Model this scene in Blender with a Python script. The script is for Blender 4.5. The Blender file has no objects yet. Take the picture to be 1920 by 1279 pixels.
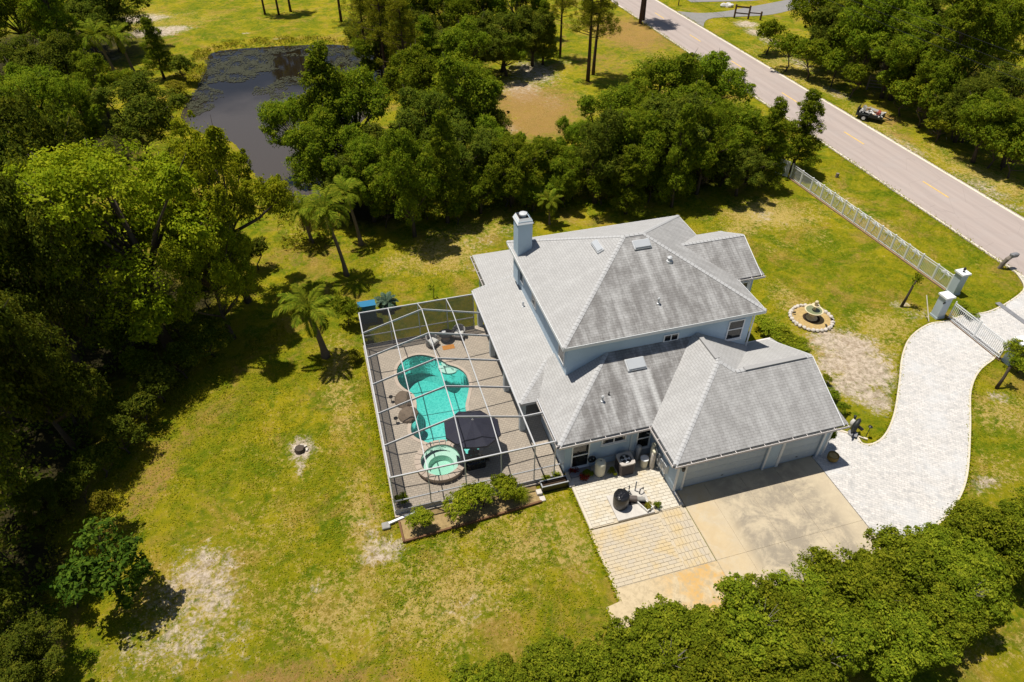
import bpy, bmesh, math, random
import numpy as np
from mathutils import Vector, Matrix, Euler
from mathutils.geometry import tessellate_polygon

SC = bpy.context.scene
COL = SC.collection
R = math.radians

# ------------------------------------------------------------------ camera, sky, sun, exposure
cam_d = bpy.data.cameras.new('camera')
cam_d.lens = 24.0
cam_d.sensor_width = 36.0
cam_d.clip_end = 6000.0
cam = bpy.data.objects.new('camera', cam_d)
COL.objects.link(cam)
cam.location = (0.0, 0.0, 30.0)
cam.rotation_mode = 'XYZ'
cam.rotation_euler = Matrix(((0.96081895, 0.17679419, -0.21347310), (-0.27715421, 0.62261883, -0.73180007),
                             (0.00353438, 0.76229234, 0.64722322))).to_euler()
SC.camera = cam

SUN_TO = Vector((-0.62, 0.52, 2.75)).normalized()       # towards the sun
world = bpy.data.worlds.new('World')
SC.world = world
world.use_nodes = True
_wn = world.node_tree.nodes
_sky = _wn.new('ShaderNodeTexSky')
_sky.sky_type = 'NISHITA'
_sky.sun_disc = False
_sky.sun_elevation = math.asin(SUN_TO.z)
_sky.sun_rotation = math.atan2(SUN_TO.x, SUN_TO.y)
_sky.air_density = 1.0
_sky.dust_density = 1.0
world.node_tree.links.new(_sky.outputs[0], _wn['Background'].inputs[0])
_wn['Background'].inputs[1].default_value = 0.06

sun_d = bpy.data.lights.new('sun', 'SUN')
sun_d.energy = 4.8
sun_d.angle = R(0.53)
sun_d.color = (1.0, 0.945, 0.85)
sun = bpy.data.objects.new('sun', sun_d)
COL.objects.link(sun)
sun.location = (-20, 40, 80)
sun.rotation_euler = SUN_TO.to_track_quat('Z', 'Y').to_euler()

SC.view_settings.view_transform = 'Standard'
SC.view_settings.look = 'None'
SC.view_settings.exposure = 0.2
SC.view_settings.gamma = 1.0
SC.view_settings.use_curve_mapping = False
SC.cycles.max_bounces = 8
SC.cycles.transparent_max_bounces = 24
SC.cycles.transmission_bounces = 6
SC.cycles.diffuse_bounces = 3
SC.cycles.glossy_bounces = 3
SC.cycles.caustics_reflective = False
SC.cycles.caustics_refractive = False
SC.cycles.use_denoising = True

# ------------------------------------------------------------------ node helper
class T:
    def __init__(s, name):
        s.m = bpy.data.materials.new(name)
        s.m.use_nodes = True
        s.nt = s.m.node_tree
        s.nt.nodes.clear()
        s.out = s.nt.nodes.new('ShaderNodeOutputMaterial')
    def n(s, typ, *args, **kw):
        nd = s.nt.nodes.new('ShaderNode' + typ)
        for k, v in kw.items():
            if k.startswith('_'):
                setattr(nd, k[1:], v)
        for i, v in enumerate(args):
            s.put(nd.inputs[i], v)
        for k, v in kw.items():
            if not k.startswith('_'):
                s.put(nd.inputs[k.replace('__', ' ')], v)
        return nd
    def put(s, sock, v):
        if v is None:
            return
        if isinstance(v, bpy.types.NodeSocket):
            s.nt.links.new(v, sock)
        else:
            if sock.type == 'RGBA' and len(v) == 3:
                v = (*v, 1)
            sock.default_value = v
    def pos(s):
        return s.n('NewGeometry').outputs['Position']
    def noise(s, vec, scale, detail=4, rough=.6, dist=0):
        nd = s.n('TexNoise', Vector=vec, Scale=scale, Detail=detail, Roughness=rough, Distortion=dist)
        return nd.outputs['Fac']
    def math(s, op, a, b=None, c=None, clamp=False):
        nd = s.n('Math', a, b, c, _operation=op, _use_clamp=clamp)
        return nd.outputs[0]
    def mix(s, f, a, b, blend='MIX'):
        nd = s.nt.nodes.new('ShaderNodeMix')
        nd.data_type = 'RGBA'
        nd.blend_type = blend
        s.put(nd.inputs[0], f)
        s.put(nd.inputs[6], a)
        s.put(nd.inputs[7], b)
        return nd.outputs[2]
    def step(s, v, lo, hi):
        nd = s.n('MapRange', _interpolation_type='SMOOTHSTEP')
        s.put(nd.inputs[0], v); nd.inputs[1].default_value = lo; nd.inputs[2].default_value = hi
        return nd.outputs[0]
    def attr(s, name, out='Fac'):
        return s.n('Attribute', _attribute_name=name).outputs[out]
    def bump(s, h, strength=.4, dist=.05):
        return s.n('Bump', Strength=strength, Distance=dist, Height=h).outputs[0]
    def surf(s, col, rough=.7, spec=.3, metal=0.0, normal=None, **kw):
        b = s.n('BsdfPrincipled')
        s.put(b.inputs['Base Color'], col)
        s.put(b.inputs['Roughness'], rough)
        s.put(b.inputs['Specular IOR Level'], spec)
        s.put(b.inputs['Metallic'], metal)
        s.put(b.inputs['Normal'], normal)
        for k, v in kw.items():
            s.put(b.inputs[k.replace('__', ' ')], v)
        s.nt.links.new(b.outputs[0], s.out.inputs[0])
        return s.m

MATS = {}
def plain(name, col, rough=.6, spec=.3, metal=0.0, var=.25, scale=3.0, bump=0.0, bscale=40):
    """a painted / moulded surface with some uneven wear"""
    t = T(name)
    p = t.pos()
    n1 = t.noise(p, scale, 5, .65)
    n2 = t.noise(p, scale * 9, 3, .6)
    v = t.math('MULTIPLY_ADD', n1, var * 1.6, 1 - var * .8)
    v = t.math('MULTIPLY', v, t.math('MULTIPLY_ADD', n2, var * .8, 1 - var * .4))
    c = t.mix(1.0, (*col, 1), t.n('CombineColor', v, v, v).outputs[0], 'MULTIPLY')
    nm = t.bump(t.noise(p, bscale, 3), bump, .02) if bump else None
    MATS[name] = t.surf(c, rough, spec, metal, nm)
    return MATS[name]

# ------------------------------------------------------------------ mesh helper
class MB:
    def __init__(s):
        s.v, s.f, s.uv, s.at = [], [], [], []
    def add(s, vs, fs, uvs=None, at=0.0):
        o = len(s.v)
        s.v.extend(tuple(map(float, q)) for q in vs)
        for i, f in enumerate(fs):
            s.f.append(tuple(o + k for k in f))
            s.uv.append(uvs[i] if uvs else None)
            s.at.append(at)
    def box(s, x0, x1, y0, y1, z0, z1, m=None):
        vs = [(x0, y0, z0), (x1, y0, z0), (x1, y1, z0), (x0, y1, z0), (x0, y0, z1), (x1, y0, z1), (x1, y1, z1), (x0, y1, z1)]
        if m is not None:
            vs = [m @ Vector(q) for q in vs]
        s.add(vs, [(0, 3, 2, 1), (4, 5, 6, 7), (0, 1, 5, 4), (1, 2, 6, 5), (2, 3, 7, 6), (3, 0, 4, 7)])
        return s
    def cbox(s, x0, x1, y0, y1, z0, z1, b=.03, m=None):
        """box with chamfered vertical edges and top rim"""
        def ring(e, z):
            return [(x0 + e + b, y0 + e, z), (x1 - e - b, y0 + e, z), (x1 - e, y0 + e + b, z), (x1 - e, y1 - e - b, z),
                    (x1 - e - b, y1 - e, z), (x0 + e + b, y1 - e, z), (x0 + e, y1 - e - b, z), (x0 + e, y0 + e + b, z)]
        vs = ring(0, z0) + ring(0, z1 - b) + ring(b, z1)
        if m is not None:
            vs = [m @ Vector(q) for q in vs]
        fs = [tuple(range(7, -1, -1))]
        for k in range(2):
            fs += [(8 * k + i, 8 * k + (i + 1) % 8, 8 * k + 8 + (i + 1) % 8, 8 * k + 8 + i) for i in range(8)]
        fs.append(tuple(range(16, 24)))
        s.add(vs, fs)
        return s
    def bar(s, a, b, w, h, up=(0, 0, 1)):
        a, b = Vector(a), Vector(b)
        d = (b - a)
        L = d.length
        d.normalize()
        u = Vector(up)
        sd = d.cross(u)
        if sd.length < 1e-4:
            sd = d.cross(Vector((1, 0, 0)))
        sd.normalize()
        u = sd.cross(d).normalized()
        vs = []
        for p in (a, b):
            for i, j in ((-1, -1), (1, -1), (1, 1), (-1, 1)):
                vs.append(p + sd * (i * w / 2) + u * (j * h / 2))
        s.add(vs, [(0, 1, 2, 3), (7, 6, 5, 4), (0, 4, 5, 1), (1, 5, 6, 2), (2, 6, 7, 3), (3, 7, 4, 0)])
        return s
    def tube(s, pts, rad, n=8, cap=True):
        pts = [Vector(p) for p in pts]
        if not hasattr(rad, '__len__'):
            rad = [rad] * len(pts)
        vs, fs = [], []
        pu = None
        for i, p in enumerate(pts):
            d = (pts[min(i + 1, len(pts) - 1)] - pts[max(i - 1, 0)]).normalized()
            u = pu if pu is not None else (Vector((1, 0, 0)) if abs(d.x) < .8 else Vector((0, 1, 0)))
            u = (u - d * u.dot(d)).normalized()
            pu = u
            w = d.cross(u)
            for k in range(n):
                a = 2 * math.pi * k / n
                vs.append(p + (u * math.cos(a) + w * math.sin(a)) * rad[i])
        for i in range(len(pts) - 1):
            for k in range(n):
                fs.append((i * n + k, i * n + (k + 1) % n, (i + 1) * n + (k + 1) % n, (i + 1) * n + k))
        if cap:
            fs.append(tuple(range(n - 1, -1, -1)))
            fs.append(tuple((len(pts) - 1) * n + k for k in range(n)))
        s.add(vs, fs)
        return s
    def lathe(s, prof, c=(0, 0, 0), n=20, jitter=0, rng=None, caps=(True, True)):
        vs, fs = [], []
        for r, z in prof:
            for k in range(n):
                a = 2 * math.pi * k / n
                q = r * (1 + (rng.uniform(-jitter, jitter) if jitter else 0))
                vs.append((c[0] + q * math.cos(a), c[1] + q * math.sin(a), c[2] + z))
        m = len(prof)
        for i in range(m - 1):
            for k in range(n):
                fs.append((i * n + k, i * n + (k + 1) % n, (i + 1) * n + (k + 1) % n, (i + 1) * n + k))
        if caps[0]: fs.append(tuple(range(n - 1, -1, -1)))
        if caps[1]: fs.append(tuple((m - 1) * n + k for k in range(n)))
        s.add(vs, fs)
        return s
    def prism(s, poly, z0, z1, top_only=False):
        n = len(poly)
        area = sum(poly[i][0] * poly[(i + 1) % n][1] - poly[(i + 1) % n][0] * poly[i][1] for i in range(n))
        if area < 0:
            poly = poly[::-1]
        zt = z1 if callable(z1) else (lambda x, y: z1)
        zb = z0 if callable(z0) else (lambda x, y: z0)
        top = [(x, y, zt(x, y)) for x, y in poly]
        tris = tessellate_polygon([[Vector((x, y, 0)) for x, y in poly]])
        vs = list(top)
        fs = []
        for t in tris:
            a, b, c = (Vector(poly[i] + (0,)) if isinstance(poly[i], tuple) else Vector((*poly[i], 0)) for i in t)
            fs.append(tuple(t) if (b - a).cross(c - a).z > 0 else tuple(t[::-1]))
        if not top_only:
            vs += [(x, y, zb(x, y)) for x, y in poly]
            fs += [tuple(i + n for i in f[::-1]) for f in list(fs)]
            fs += [(n + i, n + (i + 1) % n, (i + 1) % n, i) for i in range(n)]
        s.add(vs, fs)
        return s
    def mesh(s, name, mat, smooth=False):
        me = bpy.data.meshes.new(name)
        me.from_pydata(s.v, [], s.f)
        if any(u is not None for u in s.uv):
            l = me.uv_layers.new(name='UVMap')
            k = 0
            for f, u in zip(s.f, s.uv):
                for j in range(len(f)):
                    l.data[k].uv = u[j] if u else (0, 0)
                    k += 1
        if any(s.at):
            a = me.attributes.new('fa', 'FLOAT', 'FACE')
            a.data.foreach_set('value', s.at)
        for m in (mat if isinstance(mat, (list, tuple)) else [mat]):
            me.materials.append(MATS[m] if isinstance(m, str) else m)
        if smooth:
            me.polygons.foreach_set('use_smooth', [True] * len(me.polygons))
        me.update()
        return me
    def build(s, name, mat, parent=None, smooth=False):
        o = bpy.data.objects.new(name, s.mesh(name, mat, smooth))
        return attach(o, parent)

WL = {}
def attach(o, parent=None):
    """link; vertices are in world coordinates, so undo the root's own place"""
    COL.objects.link(o)
    if parent is not None:
        o.parent = parent
        w = WL.get(parent.name, Vector((0, 0, 0)))
        o.location = -w
    return o
def empty(name, loc=(0, 0, 0)):
    o = bpy.data.objects.new(name, None)
    o.empty_display_size = .2
    COL.objects.link(o)
    o.location = loc
    WL[o.name] = Vector(loc)
    return o
def tag(o, label, cat, group=None, kind=None):
    o['label'] = label
    o['category'] = cat
    if group: o['group'] = group
    if kind: o['kind'] = kind
    return o
def struct(o, label=None):
    o['kind'] = 'structure'
    if label: o['label'] = label
    return o
def stuff(o, label, cat):
    o['kind'] = 'stuff'; o['label'] = label; o['category'] = cat
    return o
def copy_tree(o, parent=None):
    c = o.copy()
    COL.objects.link(c)
    c.parent = parent
    for ch in [q for q in o.children]:
        copy_tree(ch, c)
    return c
def rot(ax, deg, at=(0, 0, 0)):
    return Matrix.Translation(at) @ Matrix.Rotation(R(deg), 4, ax)
def smooth_loop(pts, k=4, closed=True):
    n = len(pts)
    out = []
    rngi = range(n) if closed else range(n - 1)
    for i in rngi:
        if closed:
            p0, p1, p2, p3 = pts[(i - 1) % n], pts[i], pts[(i + 1) % n], pts[(i + 2) % n]
        else:
            p0, p1, p2, p3 = pts[max(i - 1, 0)], pts[i], pts[i + 1], pts[min(i + 2, n - 1)]
        for j in range(k):
            t = j / k
            out.append(tuple(.5 * ((2 * p1[a]) + (-p0[a] + p2[a]) * t + (2 * p0[a] - 5 * p1[a] + 4 * p2[a] - p3[a]) * t * t
                                   + (-p0[a] + 3 * p1[a] - 3 * p2[a] + p3[a]) * t ** 3) for a in (0, 1)))
    if not closed:
        out.append(tuple(pts[-1]))
    return out
def offset_loop(pts, d):
    n = len(pts)
    out = []
    for i in range(n):
        a, b = Vector(pts[i - 1]), Vector(pts[(i + 1) % n])
        t = (b - a).normalized()
        out.append((pts[i][0] + t.y * d, pts[i][1] - t.x * d))
    return out

# ------------------------------------------------------------------ materials
def build_materials():
    # shingles: rows from UV (u along the eave, v up the slope, metres)
    def shingle(name, streaks=(), base=(.475, .47, .462), moss=1.0):
        t = T(name)
        uv = t.n('TexCoord').outputs['UV']
        p = t.pos()
        br = t.n('TexBrick', _offset=.5)
        t.put(br.inputs['Vector'], uv)
        br.inputs['Color1'].default_value = (1, 1, 1, 1)
        br.inputs['Color2'].default_value = (.92, .92, .92, 1)
        br.inputs['Mortar'].default_value = (.70, .69, .68, 1)
        br.inputs['Scale'].default_value = 1
        br.inputs['Mortar Size'].default_value = .013
        br.inputs['Mortar Smooth'].default_value = .3
        br.inputs['Bias'].default_value = -.2
        br.inputs['Brick Width'].default_value = .33
        br.inputs['Row Height'].default_value = .15
        fa = t.attr('fa')
        # downslope streaks: stretch noise along v
        st = t.n('Mapping', uv)
        st.inputs['Scale'].default_value = (1.3, .16, 1)
        s1 = t.noise(st.outputs[0], 1.6, 5, .65, .3)
        s2 = t.noise(uv, 1.1, 6, .7)
        s3 = t.noise(uv, 9.0, 4, .7)
        dark = t.math('MULTIPLY_ADD', s1, .6, t.math('MULTIPLY', s2, .55))
        dark = t.step(dark, .36, .70)
        dark = t.math('MULTIPLY', dark, fa)
        wash = None
        for (x, w, ytop, ybot, amt) in streaks:
            sx = t.n('SeparateXYZ', p)
            dx = t.math('ABSOLUTE', t.math('SUBTRACT', t.math('MULTIPLY_ADD', s2, .25, sx.outputs[0]), x + .12))
            g = t.math('SUBTRACT', 1.0, t.math('DIVIDE', dx, w), clamp=True)
            yy = t.math('MULTIPLY', t.step(sx.outputs[1], ybot - .6, ybot + .8), t.math('LESS_THAN', sx.outputs[1], ytop))
            g = t.math('MULTIPLY', t.math('MULTIPLY', g, yy), amt)
            wash = g if wash is None else t.math('MAXIMUM', wash, g)
        if wash is not None:
            dark = t.math('MULTIPLY', dark, t.math('SUBTRACT', 1.0, wash, clamp=True))
        col = t.mix(t.math('MULTIPLY', dark, .85 * moss), (*base, 1), (.115, .105, .098, 1))
        if wash is not None:
            col = t.mix(t.math('MULTIPLY', wash, .55), col, (.55, .55, .54, 1))
        col = t.mix(t.math('MULTIPLY_ADD', s3, .5, -.1, clamp=True), col, (.27, .265, .26, 1))
        col = t.mix(1.0, col, br.outputs['Color'], 'MULTIPLY')
        h = t.math('MULTIPLY_ADD', t.noise(uv, 60, 2), .3, t.math('SUBTRACT', 1.0, br.outputs['Fac']))
        MATS[name] = t.surf(col, .85, .2, 0, t.bump(h, .35, .02))
    shingle('shingle')
    shingle('shingle_kitchen', [(14.0, .26, 24.75, 22.0, 1.0), (15.0, .24, 24.75, 21.8, 1.0), (14.5, .3, 24.7, 23.4, .5), (11.95, .14, 23.5, 22.6, .6), (12.42, .12, 23.75, 22.4, .6)])
    shingle('shingle_main', [(16.6, .3, 31.0, 28.2, .55), (17.3, .35, 31.0, 28.6, .45), (18.1, .2, 29.2, 28.0, .5), (16.5, .16, 27.0, 26.2, .7)])
    shingle('shingle_cap', base=(.50, .50, .50), moss=.6)
    plain('wall_blue', (.45, .56, .655), .8, .2, 0, .12, .8, .25, 90)
    plain('trim_blue', (.46, .53, .58), .6, .3, 0, .12, 1.5)
    plain('trim_white', (.76, .77, .77), .5, .35, 0, .15, 2)
    plain('door_blue', (.47, .54, .60), .55, .35, 0, .10, 1.2)
    plain('gutter', (.66, .61, .58), .5, .3, 0, .25, 2)
    plain('gutter_dark', (.035, .03, .028), .9, .1, 0, .4, 4)
    plain('cage_white', (.47, .47, .475), .35, .4, 0, .12, 2)
    plain('skylight', (.42, .44, .46), .25, .5, 0, .1, 2)
    plain('metal_light', (.58, .59, .60), .45, .5, .2, .2, 4)
    plain('black_plastic', (.016, .016, .018), .35, .5, 0, .4, 3, .2, 25)
    plain('black_bag', (.012, .012, .014), .22, .6, 0, .4, 8, .9, 9)
    plain('cream_plastic', (.62, .58, .44), .45, .4, 0, .15, 2)
    plain('ac_brown', (.105, .085, .078), .6, .35, .2, .25, 6)
    plain('ac_top', (.46, .42, .38), .5, .35, .1, .2, 5)
    plain('pipe_grey', (.33, .34, .35), .5, .4, 0, .25, 6)
    plain('pipe_white', (.70, .69, .66), .5, .35, 0, .2, 6)
    plain('umbrella_navy', (.022, .023, .040), .75, .25, 0, .35, 2, .15, 20)
    plain('wicker_grey', (.30, .29, .28), .75, .25, 0, .55, 9, .6, 40)
    plain('cushion_white', (.56, .55, .52), .9, .1, 0, .25, 5)
    plain('mat_orange', (.46, .20, .05), .95, .05, 0, .45, 10, .3, 60)
    plain('boulder', (.17, .13, .095), .9, .15, 0, .75, 2.4, .9, 8)
    plain('blue_paint', (.018, .16, .30), .5, .4, 0, .2, 2)
    plain('concrete_pad', (.50, .47, .43), .9, .15, 0, .35, 2.5, .3, 40)
    plain('stone_pale', (.55, .50, .44), .85, .2, 0, .45, 5, .6, 20)
    plain('stone_cream', (.62, .53, .34), .75, .25, 0, .35, 6, .4, 30)
    plain('fountain_water', (.20, .22, .12), .15, .5, 0, .3, 3)
    plain('gravel_gold', (.42, .30, .13), .95, .1, 0, .75, 7, .8, 25)
    plain('terracotta', (.22, .155, .05), .85, .2, 0, .4, 6, .4, 20)
    plain('bark', (.085, .066, .052), .95, .1, 0, .6, 4, .8, 18)
    plain('bark_pale', (.20, .17, .14), .95, .1, 0, .5, 4, .7, 18)
    plain('bark_palm', (.17, .13, .10), .95, .1, 0, .55, 5, .9, 14)
    plain('bark_pine', (.085, .055, .042), .95, .1, 0, .6, 4, .9, 12)
    plain('twig', (.24, .21, .18), .9, .1, 0, .4, 5)
    plain('wood_edge', (.16, .085, .045), .9, .15, 0, .5, 5, .6, 25)
    plain('bed_soil', (.30, .215, .10), 1, .05, 0, .8, 5, .9, 14)
    plain('kerb_rust', (.30, .20, .13), .95, .1, 0, .6, 3)
    plain('dark_soil', (.045, .030, .020), 1, .05, 0, .6, 6, .8, 22)
    plain('dark_metal', (.018, .018, .020), .4, .5, .3, .3, 4)
    plain('trailer_dark', (.022, .026, .024), .55, .4, .2, .5, 4)
    plain('tyre', (.018, .018, .018), .9, .2, 0, .3, 8)
    plain('rim_white', (.66, .66, .64), .45, .4, 0, .2, 5)
    plain('junk_grey', (.28, .27, .25), .8, .2, 0, .6, 5)
    plain('junk_white', (.60, .58, .55), .8, .2, 0, .4, 5)
    plain('junk_wood', (.30, .20, .11), .85, .2, 0, .5, 6)
    plain('junk_red', (.30, .07, .05), .7, .3, 0, .3, 6)
    plain('cedar', (.12, .075, .045), .85, .2, 0, .5, 5, .4, 30)
    plain('patina_grey', (.20, .20, .21), .6, .35, 0, .45, 6)
    plain('asphalt_side', (.24, .23, .22), .95, .12, 0, .3, 1.2, .4, 60)
    plain('pollen_line', (.66, .60, .48), .85, .2, 0, .35, 1.5)
    plain('yellow_line', (.62, .42, .14), .85, .2, 0, .5, 2.0)
    plain('pad_green', (.030, .031, .009), .6, .4, 0, .6, 2)
    # window glass: dark interior seen by day
    t = T('glass_dark')
    MATS['glass_dark'] = t.surf(t.mix(t.step(t.noise(t.pos(), 1.2, 2), .35, .65), (.006, .007, .008), (.022, .024, .026)), .06, .6)
    # screen mesh: fine weave lets part of the light through
    for nm, op, c in (('screen_roof', .15, .07), ('screen_wall', .72, .014), ('screen_front', .20, .03)):
        t = T(nm)
        a = t.n('BsdfTransparent', (1, 1, 1, 1))
        b = t.n('BsdfDiffuse', (c, c, c * 1.02, 1))
        mx = t.n('MixShader', op, a.outputs[0], b.outputs[0])
        t.nt.links.new(mx.outputs[0], t.out.inputs[0])
        MATS[nm] = t.m
    # pool shell: pebble plaster, its mottle raised to paint in water caustics
    t = T('pool_plaster')
    p = t.pos()
    vo = t.n('TexVoronoi', Vector=p, Scale=7.0).outputs['Distance']
    MATS['pool_plaster'] = t.surf(t.mix(t.step(vo, .1, .75), (.36, .70, .68), (.72, .90, .86)), .7, .2)
    t = T('spa_plaster')
    MATS['spa_plaster'] = t.surf(t.mix(t.noise(t.pos(), 3), (.50, .72, .62), (.62, .80, .70)), .7, .2)
    # pool water: clear, absorbs red with depth
    for nm, colr, den in (('pool_water', (.02, .80, .76), .50), ('spa_water', (.30, .86, .72), .38)):
        t = T(nm)
        p = t.pos()
        h = t.math('ADD', t.noise(p, 2.2, 3, .55, .6), t.math('MULTIPLY', t.noise(p, 7, 2), .35))
        bn = t.bump(h, .35, .12)
        tr = t.n('BsdfTransparent', (1, 1, 1, 1))
        gl = t.n('BsdfGlossy', (1, 1, 1, 1), .03)
        t.put(gl.inputs['Normal'], bn)
        fr = t.n('Fresnel', 1.33)
        t.put(fr.inputs['Normal'], bn)
        mx = t.n('MixShader', fr.outputs[0], tr.outputs[0], gl.outputs[0])
        t.nt.links.new(mx.outputs[0], t.out.inputs[0])
        va = t.n('VolumeAbsorption', (*colr, 1), den)
        t.nt.links.new(va.outputs[0], t.out.inputs['Volume'])
        MATS[nm] = t.m
    # pond water: mirror-like tannin water, sky and tree reflections painted in by distance
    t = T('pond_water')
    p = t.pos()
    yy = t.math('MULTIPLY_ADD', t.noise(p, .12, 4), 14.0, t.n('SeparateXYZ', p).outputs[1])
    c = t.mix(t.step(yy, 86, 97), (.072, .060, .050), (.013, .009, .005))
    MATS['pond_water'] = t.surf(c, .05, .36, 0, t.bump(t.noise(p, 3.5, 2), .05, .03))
    # pool deck: small tumbled pavers
    t = T('deck_paver')
    p = t.pos()
    br = t.n('TexBrick', _offset=.5)
    t.put(br.inputs['Vector'], p)
    for k, v in (('Color1', (.50, .43, .345, 1)), ('Color2', (.41, .355, .29, 1)), ('Mortar', (.28, .24, .195, 1))):
        br.inputs[k].default_value = v
    br.inputs['Scale'].default_value = 1
    br.inputs['Mortar Size'].default_value = .012
    br.inputs['Brick Width'].default_value = .22
    br.inputs['Row Height'].default_value = .15
    n1 = t.noise(p, .8, 5, .65)
    n2 = t.noise(p, 9, 4, .7)
    c = t.mix(t.step(n1, .35, .7), br.outputs[0], (.43, .345, .285), 'MIX')
    c = t.mix(t.math('MULTIPLY', t.step(n1, .4, .8), .4), br.outputs[0], (.53, .44, .36))
    c = t.mix(t.math('MULTIPLY_ADD', n2, .7, -.18, clamp=True), c, (.32, .28, .23))
    MATS['deck_paver'] = t.surf(c, .9, .15, 0, t.bump(t.math('SUBTRACT', n2, br.outputs['Fac']), .5, .02))
    plain('coping', (.52, .43, .35), .85, .2, 0, .35, 4, .4, 30)
    # white driveway pavers
    t = T('drive_paver')
    p = t.pos()
    mp = t.n('Mapping', p)
    mp.inputs['Rotation'].default_value = (0, 0, R(38))
    br = t.n('TexBrick', _offset=.5)
    t.put(br.inputs['Vector'], mp.outputs[0])
    for k, v in (('Color1', (.61, .575, .54, 1)), ('Color2', (.50, .48, .455, 1)), ('Mortar', (.37, .355, .335, 1))):
        br.inputs[k].default_value = v
    br.inputs['Scale'].default_value = 1
    br.inputs['Mortar Size'].default_value = .010
    br.inputs['Brick Width'].default_value = .30
    br.inputs['Row Height'].default_value = .16
    n1 = t.noise(p, .45, 5, .7)
    n2 = t.noise(mp.outputs[0], 3.2, 5, .75, .4)
    c = t.mix(t.math('MULTIPLY', t.step(n2, .46, .66), .7), br.outputs[0], (.34, .335, .33))
    c = t.mix(t.math('MULTIPLY', t.step(n1, .46, .66), .4), c, (.54, .55, .56))
    MATS['drive_paver'] = t.surf(c, .85, .2, 0, t.bump(t.math('SUBTRACT', n2, br.outputs['Fac']), .35, .015))
    plain('drive_border', (.60, .53, .42), .85, .2, 0, .25, 3)
    # concrete drive with grime and rust
    t = T('drive_concrete')
    p = t.pos()
    sx = t.n('SeparateXYZ', p)
    n1 = t.noise(p, .7, 8, .78, .3)
    n2 = t.noise(p, 6.5, 6, .8)
    n3 = t.noise(p, 1.6, 5, .65, .8)
    c = t.mix(t.step(n3, .3, .7), (.52, .44, .31), (.46, .385, .275))
    ex = t.math('MULTIPLY', t.step(sx.outputs[0], 16.4, 17.4), t.math('SUBTRACT', 1.0, t.step(sx.outputs[0], 21.8, 22.9)))
    ex = t.math('MULTIPLY', ex, t.math('SUBTRACT', 1.0, t.math('MULTIPLY', t.step(sx.outputs[1], 17.9, 18.8), .35)))
    gr = t.math('MULTIPLY', t.step(n1, .38, .60), ex)
    c = t.mix(t.math('MULTIPLY', gr, .85), c, (.235, .205, .165))
    c = t.mix(t.math('MULTIPLY_ADD', n2, .5, -.1, clamp=True), c, (.33, .28, .20))
    ru = t.math('MULTIPLY', t.step(t.math('ADD', n1, t.math('MULTIPLY', n3, .4)), .52, .8), t.math('SUBTRACT', 1.0, t.step(sx.outputs[0], 15.4, 17.6)))
    c = t.mix(t.math('MULTIPLY', ru, .32), c, (.56, .38, .15))
    MATS['drive_concrete'] = t.surf(c, .9, .15, 0, t.bump(n2, .25, .02))
    # rust stained apron
    t = T('rust_concrete')
    p = t.pos()
    sx = t.n('SeparateXYZ', p)
    n1 = t.noise(p, .9, 5, .6, 1.2)
    k = t.math('MULTIPLY', t.step(sx.outputs[0], 10.8, 13.4), t.step(t.math('MULTIPLY_ADD', n1, 1.0, 0), .30, .56))
    k2 = t.step(t.math('ABSOLUTE', t.math('SUBTRACT', t.math('MULTIPLY_ADD', n1, 1.2, t.math('SUBTRACT', sx.outputs[0], t.math('MULTIPLY', sx.outputs[1], .55))), 5.05)), .05, .22)
    c = t.mix(t.math('MULTIPLY', k, k2), (.52, .42, .27), (.53, .33, .12))
    c = t.mix(t.step(t.noise(p, 3.5, 7, .75), .42, .66), c, (.40, .32, .20))
    MATS['rust_concrete'] = t.surf(c, .9, .15, 0, t.bump(t.noise(p, 14, 3), .2, .02))
    # single patio pavers: tone differs from piece to piece
    for nm, c1, c2, c3 in (('patio_paver', (.61, .565, .48), (.54, .495, .405), (.56, .46, .29)), ('patio_paver_rust', (.53, .44, .30), (.465, .405, .315), (.54, .40, .19))):
        t = T(nm)
        p = t.pos()
        rn = t.n('ObjectInfo').outputs['Random']
        n1 = t.noise(p, .7, 4, .6, .4)
        c = t.mix(rn, (*c1, 1), (*c2, 1))
        c = t.mix(t.math('MULTIPLY', t.step(n1, .48, .68), .75), c, (*c3, 1))
        c = t.mix(t.math('MULTIPLY_ADD', t.noise(p, 9, 4, .7), .6, -.15, clamp=True), c, (.40, .35, .27))
        MATS[nm] = t.surf(c, .9, .15, 0, t.bump(t.noise(p, 25, 3), .3, .015))
    plain('paver_joint', (.49, .42, .31), 1, .05, 0, .5, 6, .5, 30)
    # road asphalt, sun bleached
    t = T('road_asphalt')
    p = t.pos()
    mp = t.n('Mapping', p)
    mp.inputs['Scale'].default_value = (1, .06, 1)
    n1 = t.noise(mp.outputs[0], 1.3, 5, .6)
    n2 = t.noise(p, 18, 4, .7)
    n3 = t.noise(p, .35, 5, .65)
    c = t.mix(t.step(n1, .3, .7), (.37, .305, .275), (.43, .36, .325))
    c = t.mix(t.math('MULTIPLY', t.step(n3, .45, .75), .4), c, (.40, .36, .34))
    c = t.mix(t.math('MULTIPLY', n2, .35), c, (.29, .25, .23))
    cr = t.n('TexVoronoi', Vector=t.n('Mapping', p, Scale=(.55, .28, 1)).outputs[0], Scale=1.0, _feature='DISTANCE_TO_EDGE').outputs['Distance']
    c = t.mix(t.math('MULTIPLY', t.math('LESS_THAN', t.math('MULTIPLY_ADD', n2, .02, cr), .016), .22), c, (.16, .14, .13))
    rx = t.n('SeparateXYZ', p).outputs[0]
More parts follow.
